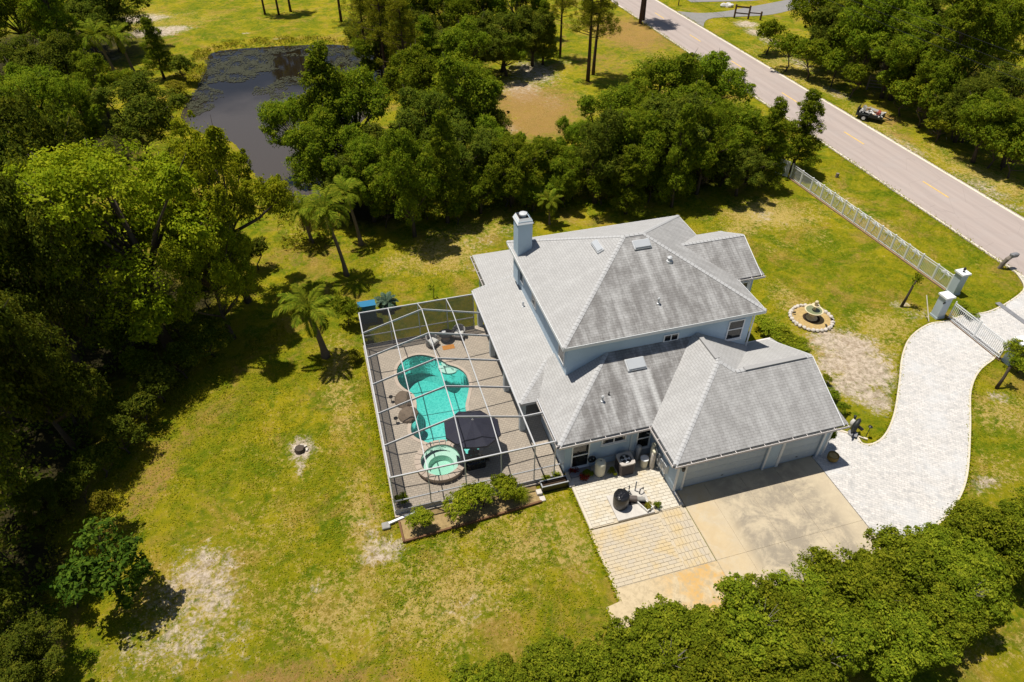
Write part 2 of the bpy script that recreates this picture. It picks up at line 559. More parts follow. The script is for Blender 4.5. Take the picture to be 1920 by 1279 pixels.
    for xx in (50.9, 52.5, 54.6, 56.1):
        wp = t.math('SUBTRACT', 1.0, t.math('DIVIDE', t.math('ABSOLUTE', t.math('SUBTRACT', t.math('MULTIPLY_ADD', n3, .3, rx), xx + .15)), .42), clamp=True)
        c = t.mix(t.math('MULTIPLY', wp, t.math('MULTIPLY', n1, .38)), c, (.25, .215, .20))
    MATS['road_asphalt'] = t.surf(c, .92, .15, 0, t.bump(n2, .3, .01))

    # ground: grass, dry grass, sand, pine straw, forest floor; weights painted per vertex
    t = T('ground')
    p = t.pos()
    mk = t.n('Attribute', _attribute_name='mk').outputs['Color']
    sp = t.n('SeparateColor', mk)
    sand, dry, straw = sp.outputs[0], sp.outputs[1], sp.outputs[2]
    dk = t.attr('forest')
    lush = t.attr('lush')
    big = t.noise(p, .13, 5, .6, .4)
    mid = t.noise(p, .75, 6, .7, .6)
    nA = t.noise(p, 2.6, 8, .80, .3)
    nB = t.noise(p, 1.9, 8, .78, .7)
    nC = t.noise(p, 1.4, 8, .75, .4)
    fin = t.noise(p, 5.5, 6, .8)
    vf = t.noise(p, 17, 4, .8)
    # living grass: two greens and a yellower one, mottled
    g = t.mix(t.step(t.math('MULTIPLY_ADD', mid, .6, t.math('MULTIPLY', big, .5)), .42, .68), (.128, .162, .005), (.325, .270, .009))
    g = t.mix(t.math('MULTIPLY', lush, .8), g, t.mix(t.step(mid, .35, .65), (.095, .150, .004), (.205, .225, .006)))
    g = t.mix(t.step(nA, .44, .62), g, t.mix(.5, g, (.36, .29, .018)))
    g = t.mix(t.math('MULTIPLY', t.step(fin, .50, .66), .55), g, t.mix(.6, g, (.045, .060, .005)))
    pt = t.noise(p, .42, 7, .72, .9)
    g = t.mix(t.math('MULTIPLY', t.step(pt, .47, .60), .85), g, t.mix(t.step(nA, .4, .6), (.066, .118, .003), (.160, .198, .006)))
    bq = t.noise(t.n('Mapping', p, Location=(31.0, 17.0, 0)).outputs[0], .33, 7, .75, .6)
    g = t.mix(t.math('MULTIPLY', t.step(bq, .50, .64), .62), g, t.mix(t.step(fin, .4, .6), (.27, .16, .035), (.44, .285, .075)))
    # straw coloured flecks, denser where the lawn has dried
    dm = t.math('MULTIPLY_ADD', dry, .14, t.math('MULTIPLY_ADD', big, .25, -.11))
    d0 = t.math('ADD', t.math('MULTIPLY_ADD', fin, .45, t.math('MULTIPLY', nA, .55)), dm)
    g = t.mix(t.math('MULTIPLY', t.step(d0, .565, .66), .88), g, t.mix(t.step(vf, .35, .65), (.36, .25, .055), (.60, .455, .175)))
    # bare sand shows through in ragged patches
    s0 = t.math('ADD', t.math('MULTIPLY_ADD', fin, .4, t.math('MULTIPLY', nB, .6)), t.math('MULTIPLY_ADD', sand, .30, t.math('MULTIPLY_ADD', bq, .16, -.075)))
    g = t.mix(t.math('MULTIPLY', t.step(s0, .65, .80), .88), g, t.mix(t.step(nA, .36, .62), (.34, .26, .185), (.70, .585, .48)))
    w0 = t.math('ADD', t.math('MULTIPLY_ADD', fin, .4, t.math('MULTIPLY', nC, .6)), t.math('MULTIPLY', straw, .34))
    g = t.mix(t.math('MULTIPLY', t.step(w0, .62, .84), .85), g, t.mix(t.step(vf, .35, .65), (.24, .13, .036), (.45, .275, .10)))
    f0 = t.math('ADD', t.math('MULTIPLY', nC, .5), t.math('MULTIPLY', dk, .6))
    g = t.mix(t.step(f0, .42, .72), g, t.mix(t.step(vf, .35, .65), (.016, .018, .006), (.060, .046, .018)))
    g = t.mix(t.math('MULTIPLY', t.step(vf, .50, .70), .35), g, t.mix(.5, g, (.04, .045, .004)))
    hgt = t.math('ADD', t.math('MULTIPLY', vf, .6), t.math('MULTIPLY', t.noise(p, 34, 3, .8), .5))
    hgt = t.math('ADD', hgt, t.math('MULTIPLY', fin, .8))
    MATS['ground'] = t.surf(g, .95, .06, 0, t.bump(hgt, .8, .10))

    # foliage: colour varies by leaf, clump and plant
    def leaf(name, dark, light, young, trans=.30, rough=.55):
        t = T(name)
        lv = t.attr('lv')
        pv = t.attr('pv')
        rn = t.n('ObjectInfo').outputs['Random']
        c = t.mix(lv, (*dark, 1), (*light, 1))
        c = t.mix(t.math('MULTIPLY', t.step(pv, .55, .95), .7), c, (*young, 1))
        hs = t.n('HueSaturation', Color=c)
        t.put(hs.inputs['Hue'], t.math('MULTIPLY_ADD', rn, .018, .494))
        t.put(hs.inputs['Value'], t.math('MULTIPLY_ADD', rn, .40, .82))
        hs.inputs['Saturation'].default_value = 1.0
        c = hs.outputs[0]
        d = t.n('BsdfDiffuse', c)
        tl = t.n('BsdfTranslucent', t.mix(1.0, c, (1.25, 1.15, .55, 1), 'MULTIPLY'))
        m1 = t.n('MixShader', trans, d.outputs[0], tl.outputs[0])
        t.nt.links.new(m1.outputs[0], t.out.inputs[0])
        MATS[name] = t.m
    leaf('leaf_oak', (.078, .125, .008), (.192, .245, .014), (.33, .345, .022), .38)
    leaf('leaf_dark', (.054, .082, .009), (.128, .156, .015), (.23, .235, .022), .34)
    leaf('leaf_maple', (.15, .205, .008), (.295, .335, .015), (.44, .44, .025), .40)
    leaf('leaf_hedge', (.088, .120, .008), (.198, .232, .013), (.32, .325, .022), .32)
    leaf('leaf_shrub', (.145, .193, .011), (.27, .302, .016), (.40, .385, .027), .35)
    leaf('leaf_big', (.032, .068, .009), (.090, .145, .013), (.16, .21, .02), .30)
    leaf('leaf_pine', (.12, .143, .010), (.25, .25, .018), (.37, .32, .027), .3)
    leaf('leaf_palm', (.095, .145, .010), (.205, .245, .016), (.32, .30, .027), .32)
    leaf('leaf_bluepalm', (.07, .126, .09), (.13, .19, .13), (.17, .23, .13), .2)
    leaf('leaf_weed', (.13, .14, .010), (.26, .235, .018), (.37, .29, .04), .33)
    leaf('leaf_grass', (.15, .185, .005), (.32, .295, .008), (.50, .40, .07), .33)
    leaf('leaf_red', (.14, .014, .014), (.30, .035, .028), (.07, .12, .02), .3)
    leaf('leaf_dry', (.22, .14, .06), (.36, .25, .11), (.19, .17, .07), .2)
build_materials()

# ------------------------------------------------------------------ terrain
POND = smooth_loop([(-14.35, 81.15), (-13.27, 88.72), (-12.43, 96.83), (-12.15, 102.88), (-7.33, 103.66), (-0.95, 102.86), (4.73, 101.29), (8.53, 96.48), (8.89, 87.87), (7.16, 80.05),
                    (3.25, 73.20), (1.36, 65.00), (-1.13, 58.89), (-3.75, 58.38), (-5.22, 60.89), (-7.22, 67.41), (-8.83, 72.76), (-11.86, 75.98)], 4)
POND_A = np.array(POND)
def inside(poly, X, Y):
    r = np.zeros(X.shape, bool)
    n = len(poly)
    for i in range(n):
        x0, y0 = poly[i]
        x1, y1 = poly[(i + 1) % n]
        if y0 == y1:
            continue
        c = ((y0 > Y) != (y1 > Y)) & (X < (x1 - x0) * (Y - y0) / (y1 - y0) + x0)
        r ^= c
    return r
def pdist(poly, X, Y):
    d = np.full(X.shape, 1e9)
    n = len(poly)
    for i in range(n):
        ax, ay = poly[i]
        bx, by = poly[(i + 1) % n]
        L = (bx - ax) ** 2 + (by - ay) ** 2 + 1e-9
        t = np.clip(((X - ax) * (bx - ax) + (Y - ay) * (by - ay)) / L, 0, 1)
        d = np.minimum(d, np.hypot(X - ax - t * (bx - ax), Y - ay - t * (by - ay)))
    return d
MASK = {}
def make_ground():
    xs = np.concatenate([[-2500, -1200, -600, -300, -160, -100, -75, -60, -52], np.arange(-46, 75, .5), [76, 80, 86, 95, 110, 140, 190, 300, 600, 1200, 2500]])
    ys = np.concatenate([[-2000, -800, -300, -120, -50, -20, -8, 0, 3], np.arange(5, 126, .5), [128, 133, 140, 150, 170, 210, 300, 600, 1200, 3000]])
    X, Y = np.meshgrid(xs, ys)
    Z = .03 * np.sin(X * .31 + 1) * np.sin(Y * .23) - .03
    Z = np.where((X > 9) & (X < 24.5) & (Y < 24), -.035, Z)
    Z = np.where((X > 23) & (X < 64), -.03 + 0 * Z, Z)
    ins = inside(POND, X, Y)
    pd = pdist(POND, X, Y)
    Z = np.where(ins, -.25 - 1.1 * np.clip(pd / 3.0, 0, 1), Z - .28 * np.clip(1 - pd / 2.2, 0, 1) ** 2)
    Z = np.where((X > .6) & (X < 8.4) & (Y > 22.4) & (Y < 35.4), -3.0, Z)
    # painted weights
    sand = np.zeros(X.shape); dry = np.zeros(X.shape); straw = np.zeros(X.shape); forest = np.zeros(X.shape); lush = np.zeros(X.shape)
    def blob(a, c, rx, ry, v, ang=0):
        dx, dy = X - c[0], Y - c[1]
        ca, sa = math.cos(R(ang)), math.sin(R(ang))
        u, w = (dx * ca + dy * sa) / rx, (-dx * sa + dy * ca) / ry
        np.maximum(a, v * np.clip(1.35 - np.hypot(u, w), 0, 1), out=a)
    for c, rx, ry, v in (((-9.44, 21.36), 2.0, 2.4, .8), ((-8.77, 19.87), 1.8, 2.2, .8), ((-9.84, 18.31), 2.3, 2.2, .72), ((-11.61, 18.19), 2.2, 2.0, .62), ((-7.99, 17.52), 1.6, 2.0, .55), ((-10.43, 20.07), 2.0, 2.0, .6),
                         ((-8.22, 21.61), 1.0, 1.0, .7), ((-7.41, 16.13), 1.2, .9, .55), ((-1.36, 21.38), 1.0, 1.8, .62), ((-0.70, 20.23), 1.6, 1.1, .85), ((-4.16, 19.12), .8, .8, .6),
                         ((-4.55, 26.58), .45, .75, .9), ((-4.33, 28.13), .9, 1.2, 1.2), ((2.67, 16.04), 2.0, 1.2, .55), ((0.67, 16.08), 1.2, .8, .4), ((-1.91, 16.82), .8, .5, .55), ((-4.58, 16.17), .6, .5, .5),
                         ((10.61, 46.64), 3.0, 2.0, .5), ((13.37, 47.58), 2.2, 1.3, .5), ((9.18, 43.43), 1.2, 1.6, .45), ((35.47, 44.09), 1.8, 1.4, .7), ((36.50, 42.41), 1.4, 1.2, .5), ((25.76, 48.77), 6, .8, .4),
                         ((31.53, 27.17), 2.9, 2.0, 1.05), ((31.17, 25.06), 2.7, 2.7, 1.1), ((29.54, 23.97), 2.5, 2.0, 1.0), ((30.48, 28.34), 2.4, 1.3, .95), ((29.89, 22.39), 1.6, 1.7, .95), ((29.33, 25.86), 1.9, 1.5, .95),
                         ((38.90, 28.71), 2.2, .9, .65), ((38.22, 30.08), 1.0, .8, .8), ((37.56, 20.45), 1.0, .9, .75), ((36.70, 18.59), 1.6, .9, .45), ((31.57, 15.32), 1.6, .7, .75),
                         ((63.19, 86.15), 1.9, 5.0, .75), ((64.31, 95.12), 2.4, 2.4, 1.0), ((63.70, 91.15), 2.4, 3, .9), ((61.59, 77.38), 1.6, 5.0, .7), ((59.81, 67.14), 1.6, 4, .65), ((57.33, 53.17), 1.4, 4.0, .75), ((57.57, 51.13), 1.2, 2.5, .7),
                         ((58.12, 42.76), 2.0, 4.0, .7), ((57.76, 45.62), 1.2, 3, .55), ((58.13, 39.16), 1.6, 3, .6), ((23.94, 78.02), 3.4, 6.0, .9), ((27.10, 83.82), 4.2, 6.0, .85), ((25.95, 73.97), 2.5, 4.0, .7), ((19.69, 67.88), 1.6, 2.0, .8), ((32.37, 86.55), 2, 3, .5),
                         ((-20.67, 114.37), 5.0, 3.4, 1.1), ((-18.57, 115.12), 4.0, 2.4, 1.0), ((-23.71, 122.16), 6, 3.5, .95), ((-25.48, 113.09), 2, 2, .7), ((-17.71, 123.50), 6, 1.2, .45), ((-8.08, 110.38), 1.0, .5, .85), ((-3.35, 106.49), 1.4, .4, .9), ((-24.55, 103.83), 2, 1.6, .7), ((-6.57, 124.54), 2, .8, .5),
                         ((10.00, 60.19), 1.2, 2.2, .6), ((8.51, 57.79), 1.4, 1.0, .6), ((42.21, 49.43), .8, .6, .5)):
        blob(sand, c, rx, ry, v)
    # the grass pad beside the road is scuffed to sand along the fence
    blob(sand, (44.44, 44.51), .8, 5.0, .5)
    blob(sand, (30.84, 25.70), 4.2, 3.4, .8)
    blob(sand, (30.65, 28.88), 2.5, 1.2, .5)
    for c, rx, ry, v in (((-1.63, 32.84), 1.2, 6.0, .7), ((-1.54, 22.10), 1.2, 4.0, .75), ((-2.78, 17.88), 4.5, 2.5, .7), ((2.07, 16.77), 4.0, 3.0, .85), ((-6.31, 22.80), 3.0, 3.0, .35), ((5.87, 18.99), 2.2, 2.4, .85), ((8.31, 18.62), 1.0, 3.5, .75),
                         ((3.53, 19.66), 3.0, .8, .6), ((8.06, 46.12), 4.0, 3.0, .8), ((11.33, 48.60), 5, 2, .8), ((4.51, 45.52), 3.0, 2.0, .5), ((36.18, 44.37), 5.0, 3.0, .85), ((32.53, 42.62), 2.5, 1.5, .6), ((38.09, 40.17), 1.2, 3, .4), ((34.15, 39.57), 2.6, 1.5, .5),
                         ((31.35, 26.38), 4.5, 4.0, .9), ((30.82, 32.98), 1.5, 2.5, .7), ((35.15, 28.52), 3.0, 1.6, .7), ((36.44, 19.12), 3.0, 1.6, .7), ((32.58, 15.99), 3, 1.6, .6), ((24.73, 7.65), 3, 1, .4), ((44.43, 43.02), 1, 6, .5), ((59.73, 45.07), 3, 10, .6),
                         ((59.08, 75.98), 3, 12, .6), ((57.37, 57.35), 3, 8, .6), ((-24.30, 120.87), 14, 5, .45), ((-9.94, 74.73), 2, 3, .3), ((-9.47, 19.80), 3.5, 4.0, .55), ((-10.87, 17.36), 4, 2, .5), ((-4.51, 27.36), 2, 2, .5), ((23.45, 76.38), 7, 9, .6), ((43.64, 84.53), 5, 4, .3)):
        blob(dry, c, rx, ry, v)
    for c, rx, ry, v in (((-11.93, 28.69), 1.0, 3.4, .8), ((-12.85, 27.08), .9, 2.2, .75), ((-10.68, 30.78), .8, 2.2, .6), ((-6.41, 15.26), 4.0, .9, .85), ((-4.23, 14.54), 3, .7, .85), ((-2.02, 14.11), 3, .8, .65), ((-15.87, 19.16), 1.2, 2.0, .8), ((-16.46, 19.95), 1.0, 1.2, .8),
                         ((-0.86, 23.12), .45, 3.0, .7), ((-0.56, 27.90), .4, 3, .6), ((8.58, 16.65), .8, 1.2, .55), ((6.74, 19.07), 1.6, 1.2, .5), ((3.83, 14.65), 2, 1.2, .55), ((23.68, 72.94), 7, 9, 1.0), ((45.64, 96.12), 8, 12, .95), ((44.85, 92.45), 4, 8, .9), ((22.88, 68.46), 6, 6, 1.0),
                         ((36.71, 84.27), 6, 7, .6), ((60.38, 60.30), 2.0, 5.0, .85), ((58.71, 54.83), 1.6, 3, .7), ((62.56, 71.99), 2, 5, .6), ((66.72, 90.32), 3, 4, .4), ((-3.51, 48.58), 3.5, 2.5, .6), ((-1.01, 48.68), 3, 2, .6), ((10.47, 48.85), 3, 1.4, .5), ((29.43, 28.34), .9, 3, .55), ((27.16, 23.65), .35, 2.2, .8),
                         ((40.74, 28.19), .7, .9, .7), ((-1.02, 101.44), 8, 1.5, .45), ((-16.33, 95.86), 2, 2, .4), ((5.04, 104.69), 6, 3, .4), ((44.20, 41.64), .35, 12, .5), ((43.68, 36.05), .3, 8, .6)):
        blob(straw, c, rx, ry, v)
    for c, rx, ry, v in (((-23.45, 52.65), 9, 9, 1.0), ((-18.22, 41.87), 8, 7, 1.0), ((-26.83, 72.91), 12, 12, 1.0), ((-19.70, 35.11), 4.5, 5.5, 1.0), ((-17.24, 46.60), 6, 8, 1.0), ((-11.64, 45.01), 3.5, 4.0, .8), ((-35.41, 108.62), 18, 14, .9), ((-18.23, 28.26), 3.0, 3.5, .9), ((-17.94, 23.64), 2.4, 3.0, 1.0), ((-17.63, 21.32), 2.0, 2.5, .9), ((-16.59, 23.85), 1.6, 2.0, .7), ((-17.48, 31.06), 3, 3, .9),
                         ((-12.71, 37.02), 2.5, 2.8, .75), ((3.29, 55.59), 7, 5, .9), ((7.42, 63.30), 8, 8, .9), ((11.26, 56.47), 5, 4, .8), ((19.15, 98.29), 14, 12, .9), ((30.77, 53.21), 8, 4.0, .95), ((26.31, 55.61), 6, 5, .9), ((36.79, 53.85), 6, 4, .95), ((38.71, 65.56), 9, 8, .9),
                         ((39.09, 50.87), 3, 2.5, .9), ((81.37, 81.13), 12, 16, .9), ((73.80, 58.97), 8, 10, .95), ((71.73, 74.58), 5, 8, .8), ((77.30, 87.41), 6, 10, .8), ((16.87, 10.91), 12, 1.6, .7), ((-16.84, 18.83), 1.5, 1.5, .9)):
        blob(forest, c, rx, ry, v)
    for c, rx, ry, v in (((35.78, 45.45), 4, 2, .5), ((36.96, 37.14), 4.0, 3.5, .9), ((36.21, 32.84), 3, 2, .8), ((-8.22, 26.87), 3, 4.0, .6), ((-7.32, 19.46), 2.5, 3, .7), ((-4.03, 17.43), 3, 2, .6), ((36.64, 28.72), 1.6, 2, .8), ((36.05, 20.16), 1.2, 4, .9), ((46.61, 39.56), 2, 8, .6),
                         ((48.11, 32.42), 4, 4, .5), ((7.76, 40.89), 3, 1.6, .7), ((-3.27, 53.62), 2, 6, .7), ((-11.22, 117.28), 10, 5, .5), ((-15.26, 98.66), 3, 3, .6), ((9.25, 18.03), .8, 1.6, .7), ((-2.78, 20.51), 1.4, 1.2, .5), ((28.39, 20.96), .8, 1.5, .9), ((7.04, 17.40), 1.6, 1.2, .5), ((32.17, 24.25), .5, 3, .9)):
        blob(lush, c, rx, ry, v)
    sand *= ~ins
    MASK.update(xs=xs, ys=ys, sand=sand, dry=dry, forest=forest, straw=straw)
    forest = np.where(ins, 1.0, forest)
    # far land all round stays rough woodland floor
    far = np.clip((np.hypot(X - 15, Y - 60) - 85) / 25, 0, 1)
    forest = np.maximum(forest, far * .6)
    nx, ny = len(xs), len(ys)
    V = np.stack([X, Y, Z], -1).reshape(-1, 3)
    i = np.arange(nx * ny).reshape(ny, nx)
    F = np.stack([i[:-1, :-1], i[:-1, 1:], i[1:, 1:], i[1:, :-1]], -1).reshape(-1, 4)
    me = np_mesh('ground', V, F, 4)
    ca = me.color_attributes.new('mk', 'FLOAT_COLOR', 'POINT')
    ca.data.foreach_set('color', np.stack([sand, dry, straw, np.ones_like(sand)], -1).astype(np.float32).ravel())
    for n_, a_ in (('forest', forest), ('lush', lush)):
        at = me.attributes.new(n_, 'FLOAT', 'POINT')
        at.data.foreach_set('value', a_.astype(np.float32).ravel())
    me.materials.append(MATS['ground'])
    me.polygons.foreach_set('use_smooth', np.ones(len(F), bool))
    o = bpy.data.objects.new('ground', me)
    COL.objects.link(o)
    struct(o, 'lawn and sandy ground around the house')
    return o
def np_mesh(name, V, F, k):
    me = bpy.data.meshes.new(name)
    me.vertices.add(len(V))
    me.vertices.foreach_set('co', np.asarray(V, np.float32).ravel())
    me.loops.add(len(F) * k)
    me.loops.foreach_set('vertex_index', np.asarray(F, np.int32).ravel())
    me.polygons.add(len(F))
    me.polygons.foreach_set('loop_start', np.arange(0, len(F) * k, k, dtype=np.int32))
    me.update(calc_edges=True)
    return me
make_ground()
# pond
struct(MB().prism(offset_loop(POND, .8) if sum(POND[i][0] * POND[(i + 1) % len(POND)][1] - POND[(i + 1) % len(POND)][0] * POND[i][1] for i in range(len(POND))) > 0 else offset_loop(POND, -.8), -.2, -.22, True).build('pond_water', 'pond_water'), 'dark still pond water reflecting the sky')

# road with edge lines and centre dashes
road = struct(MB().box(49.55, 57.15, -300, 900, -.3, .02).build('road', 'road_asphalt'), 'sun bleached two lane road')
for nm, x0, x1, mt in (('edge_line', 56.72, 56.98, 'pollen_line'), ('edge_line', 49.68, 49.82, 'pollen_line')):
    MB().box(x0, x1, -300, 900, .02, .026).build(nm, mt, road)
for k in range(-4, 12):
    y = 45.69 - 3.3 + 11.72 * k
    MB().box(53.42, 53.6, y, y + 3.25, .02, .026).build('centre_dash', 'yellow_line', road)
# ragged grass creeping on the near road edge comes later with the plants
side = smooth_loop([(56.9, 104.5), (60, 102.4), (64, 102.0), (70, 103.4), (80, 106), (110, 114)], 3, False) + smooth_loop([(112, 110), (80, 101.4), (71, 98.6), (66, 98.8), (61, 99.3), (58.6, 97.6), (56.9, 94.6)], 3, False)
struct(MB().prism(side, -.2, .014).build('side_road', 'asphalt_side'), 'grey side road joining the main road')
lane2 = [(62, 108.4), (72, 106.5), (90, 107.5), (90, 109.8), (72, 109.0), (62, 111)]
struct(MB().prism(lane2, -.2, .010).build('side_drive', 'asphalt_side'), 'second grey lane beyond the grass strip')

# white paver driveway
inner = smooth_loop([(49.6, 31.2), (48.54, 29.35), (46.02, 28.27), (43.56, 27.71), (41.84, 27.88), (40.01, 27.64), (38.48, 27.70), (36.26, 26.87), (34.32, 25.36), (32.28, 23.19), (30.23, 21.12), (28.68, 19.91), (27.58, 19.45), (26.87, 19.57), (26.79, 20.31), (25.2, 21.4)], 5, False)
outer = smooth_loop([(23.45, 13.0), (25.2, 13.3), (27.53, 13.96), (29.54, 14.97), (31.32, 16.35), (33.91, 18.94), (36.19, 21.33), (38.09, 22.67), (39.86, 23.35), (41.59, 23.86), (44.5, 21.8), (49.6, 19.0)], 5, False)
# the garage corner side of the paving
DRIVE = inner + [(24.0, 21.4), (24.0, 19.52), (23.45, 19.52)] + outer
drive = struct(MB().prism(DRIVE, -.2, .045).build('driveway', 'drive_paver'), 'pale paver driveway curving from the gate to the garage')
def strip(line, w, z0, z1, side):
    mb = MB()
    n = len(line)
    a, b = [], []
    for i in range(n):
        p = Vector(line[max(i - 1, 0)]); q = Vector(line[min(i + 1, n - 1)])
        t = (q - p).normalized()
        nrm = Vector((-t.y, t.x)) * side * w
        a.append(line[i]); b.append((line[i][0] + nrm.x, line[i][1] + nrm.y))
    for i in range(n - 1):
        mb.prism([a[i], a[i + 1], b[i + 1], b[i]], z0, z1)
    return mb
strip(inner, .10, -.1, .065, 1).build('border_course', 'drive_border', drive)
strip(outer, .10, -.1, .065, 1).build('border_course', 'drive_border', drive)
# iron track of the gate and the steel plate drain by the road
MB().box(40.15, 40.23, 23.2, 28.0, .045, .075).box(40.40, 40.48, 23.2, 28.0, .045, .075).build('gate_track', 'cedar', drive)
MB().box(44.9, 45.3, 23.8, 28.35, .045, .075).build('drain_grate', 'patina_grey', drive)

# concrete drive in front of the garage: slabs with open joints
conc = empty('concrete_drive', (19, 16, 0)); struct(conc, 'stained concrete drive before the garage doors')
MB().box(14.97, 23.43, 9.0, 19.68, -.2, .012).build('joint_bed', 'paver_joint', conc)
xsl = [14.98, 16.6, 18.75, 20.9, 23.42]
ysl = [9.0, 12.2, 15.1, 19.66]
for i in range(4):
    for j in range(3):
        MB().box(xsl[i] + .009, xsl[i + 1] - .009, ysl[j] + .009, ysl[j + 1] - .009, -.1, .03).build('slab', 'drive_concrete', conc)
# rust stained apron
apr = struct(MB().prism([(8.72, 11.5), (14.95, 11.5), (14.95, 15.06), (9.5, 15.06), (9.48, 14.4), (8.8, 14.3)], -.2, .03).build('apron', 'rust_concrete'), 'rust stained concrete apron below the patio')

# two patio pads laid with single pavers
def pavers(root, x0, x1, y0, y1, z, lx, ly, mat, skip=None, soldier=True):
    me = MB().cbox(-lx / 2 + .007, lx / 2 - .007, -ly / 2 + .007, ly / 2 - .007, -.05, 0, .005).mesh('paver', mat)
    rg = random.Random(int(x0 * 7 + y0 * 13))
    w = WL[root.name]
    row = 0
    y = y0 + ly / 2
    while y < y1 - ly * .3:
        x = x0 + (lx / 2 if row % 2 == 0 else 0)
        while x < x1 + lx * .2:
            cx0, cx1 = max(x - lx / 2, x0), min(x + lx / 2, x1)
            if cx1 - cx0 > .1 and not (skip and skip(x, y)):
                o = bpy.data.objects.new('paver', me)
                COL.objects.link(o)
                o.parent = root
                o.location = Vector(((cx0 + cx1) / 2, y, z + rg.uniform(-.004, .006))) - w
                o.rotation_euler = (rg.uniform(-.008, .008), rg.uniform(-.008, .008), rg.uniform(-.01, .01))
                o.scale = ((cx1 - cx0) / lx, 1, 1)
            x += lx
        y += ly
        row += 1
p1 = empty('equipment_patio', (12, 20, 0)); struct(p1, 'pale paver patio with pool equipment')
MB().box(9.58, 14.92, 18.45, 22.3, -.2, .065).build('bedding', 'paver_joint', p1)
pavers(p1, 9.75, 14.9, 18.5, 22.25, .10, .40, .20, 'patio_paver', lambda x, y: 11.1 < x < 13.3 and 18.3 < y < 20.15)
MB().box(9.6, 9.74, 18.46, 22.28, .0, .11).build('edge_course', 'patio_paver', p1)
p2 = empty('lower_patio', (12, 17, 0)); struct(p2, 'rust tinted paver patio beside the concrete drive')
MB().box(9.5, 14.93, 15.08, 18.42, -.2, .0).build('bedding', 'paver_joint', p2)
pavers(p2, 9.68, 13.3, 15.1, 18.4, .03, .42, .20, 'patio_paver_rust')
pavers(p2, 13.32, 14.9, 15.1, 18.4, .03, .20, .42, 'patio_paver_rust')
MB().box(9.52, 9.66, 15.1, 18.41, -.05, .035).build('edge_course', 'patio_paver_rust', p2)

# pool deck, with the basin and spa cut out
POOL = smooth_loop([(3.36, 34.16), (2.62, 33.99), (2.04, 33.35), (1.87, 32.61), (1.89, 31.84), (2.16, 31.20), (2.60, 30.52), (2.62, 29.68), (2.38, 28.82), (2.06, 28.24),
                    (1.92, 27.50), (2.17, 26.95), (2.63, 26.50), (3.28, 25.83), (4.03, 25.33), (4.66, 25.02), (5.20, 25.01), (5.64, 25.49), (5.57, 26.49), (5.40, 27.65), (5.43, 28.65), (5.75, 29.50), (6.10, 30.51), (6.10, 31.53), (5.73, 32.23), (5.20, 32.69), (4.94, 33.11), (4.50, 33.59), (3.97, 33.97)], 3)
if sum(POOL[i][0] * POOL[(i + 1) % len(POOL)][1] - POOL[(i + 1) % len(POOL)][0] * POOL[i][1] for i in range(len(POOL))) < 0:
    POOL = POOL[::-1]
DZ = .08
deck_out = [(.12, 21.9), (9.45, 21.9), (9.45, 25.95), (10.8, 25.95), (10.8, 36.1), (.12, 36.1)]
def holed(outer, hole, z):
    pts = [Vector((x, y, 0)) for x, y in outer] + [Vector((x, y, 0)) for x, y in hole]
    tr = tessellate_polygon([pts[:len(outer)], pts[len(outer):]])
    mb = MB()
    fs = []
    for t in tr:
        a, b, c = (pts[i] for i in t)
        fs.append(tuple(t) if (b - a).cross(c - a).z > 0 else tuple(t[::-1]))
    mb.add([(p.x, p.y, z) for p in pts], fs)
    return mb
SPC = Vector((3.12, 24.72))
def cut_circle(loop, c, r_, union):
    n_ = len(loop)
    ins_ = [(Vector(p) - c).length < r_ for p in loop]
    st_ = next(i for i in range(n_) if ins_[i] and not ins_[i - 1])
    run = 0
    while ins_[(st_ + run) % n_]: run += 1
    a0 = math.atan2(loop[st_ - 1][1] - c.y, loop[st_ - 1][0] - c.x)
    e_ = loop[(st_ + run) % n_]
    a1 = math.atan2(e_[1] - c.y, e_[0] - c.x)
    if union:
        while a1 < a0: a1 += 2 * math.pi
    else:
        while a1 > a0: a1 -= 2 * math.pi
    arc = [(c.x + r_ * math.cos(a), c.y + r_ * math.sin(a)) for a in np.linspace(a0, a1, 22)]
    rest = [loop[(st_ + run + k) % n_] for k in range(n_ - run)]
    return rest + arc
HOLE = cut_circle(POOL, SPC, 1.2, True)
POOL = cut_circle(POOL, SPC, 1.37, False)
deck = holed(deck_out, HOLE, DZ)
for i in range(len(deck_out)):
    a, b = deck_out[i], deck_out[(i + 1) % len(deck_out)]
    deck.add([(a[0], a[1], -.3), (b[0], b[1], -.3), (b[0], b[1], DZ), (a[0], a[1], DZ)], [(0, 1, 2, 3)])
struct(deck.build('pool_deck', 'deck_paver'), 'tan paver deck around the pool')
pool = empty('swimming_pool', (4, 29, 0))
tag(pool, 'turquoise kidney shaped swimming pool under the screen cage', 'pool')
n = len(POOL)
cop = MB()
po = offset_loop(POOL, .2)
for i in range(n):
    j = (i + 1) % n
    a, b, c, d = POOL[i], POOL[j], po[j], po[i]
    cop.add([(a[0], a[1], DZ + .03), (b[0], b[1], DZ + .03), (c[0], c[1], DZ + .03), (d[0], d[1], DZ + .03), (a[0], a[1], DZ - .1), (b[0], b[1], DZ - .1), (c[0], c[1], DZ), (d[0], d[1], DZ)],
            [(0, 3, 2, 1), (4, 0, 1, 5), (3, 7, 6, 2)])
cop.build('coping', 'coping', pool)
sh = MB()
def pdepth(x, y): return -1.15 - .75 * min(1, max(0, (y - 26) / 6))
inn = offset_loop(POOL, -.35)
for i in range(n):
    j = (i + 1) % n
    a, b, c, d = POOL[i], POOL[j], inn[j], inn[i]
    sh.add([(a[0], a[1], DZ), (b[0], b[1], DZ), (b[0], b[1], pdepth(*b) + .35), (a[0], a[1], pdepth(*a) + .35), (c[0], c[1], pdepth(*c)), (d[0], d[1], pdepth(*d))], [(0, 1, 2, 3), (3, 2, 4, 5)])
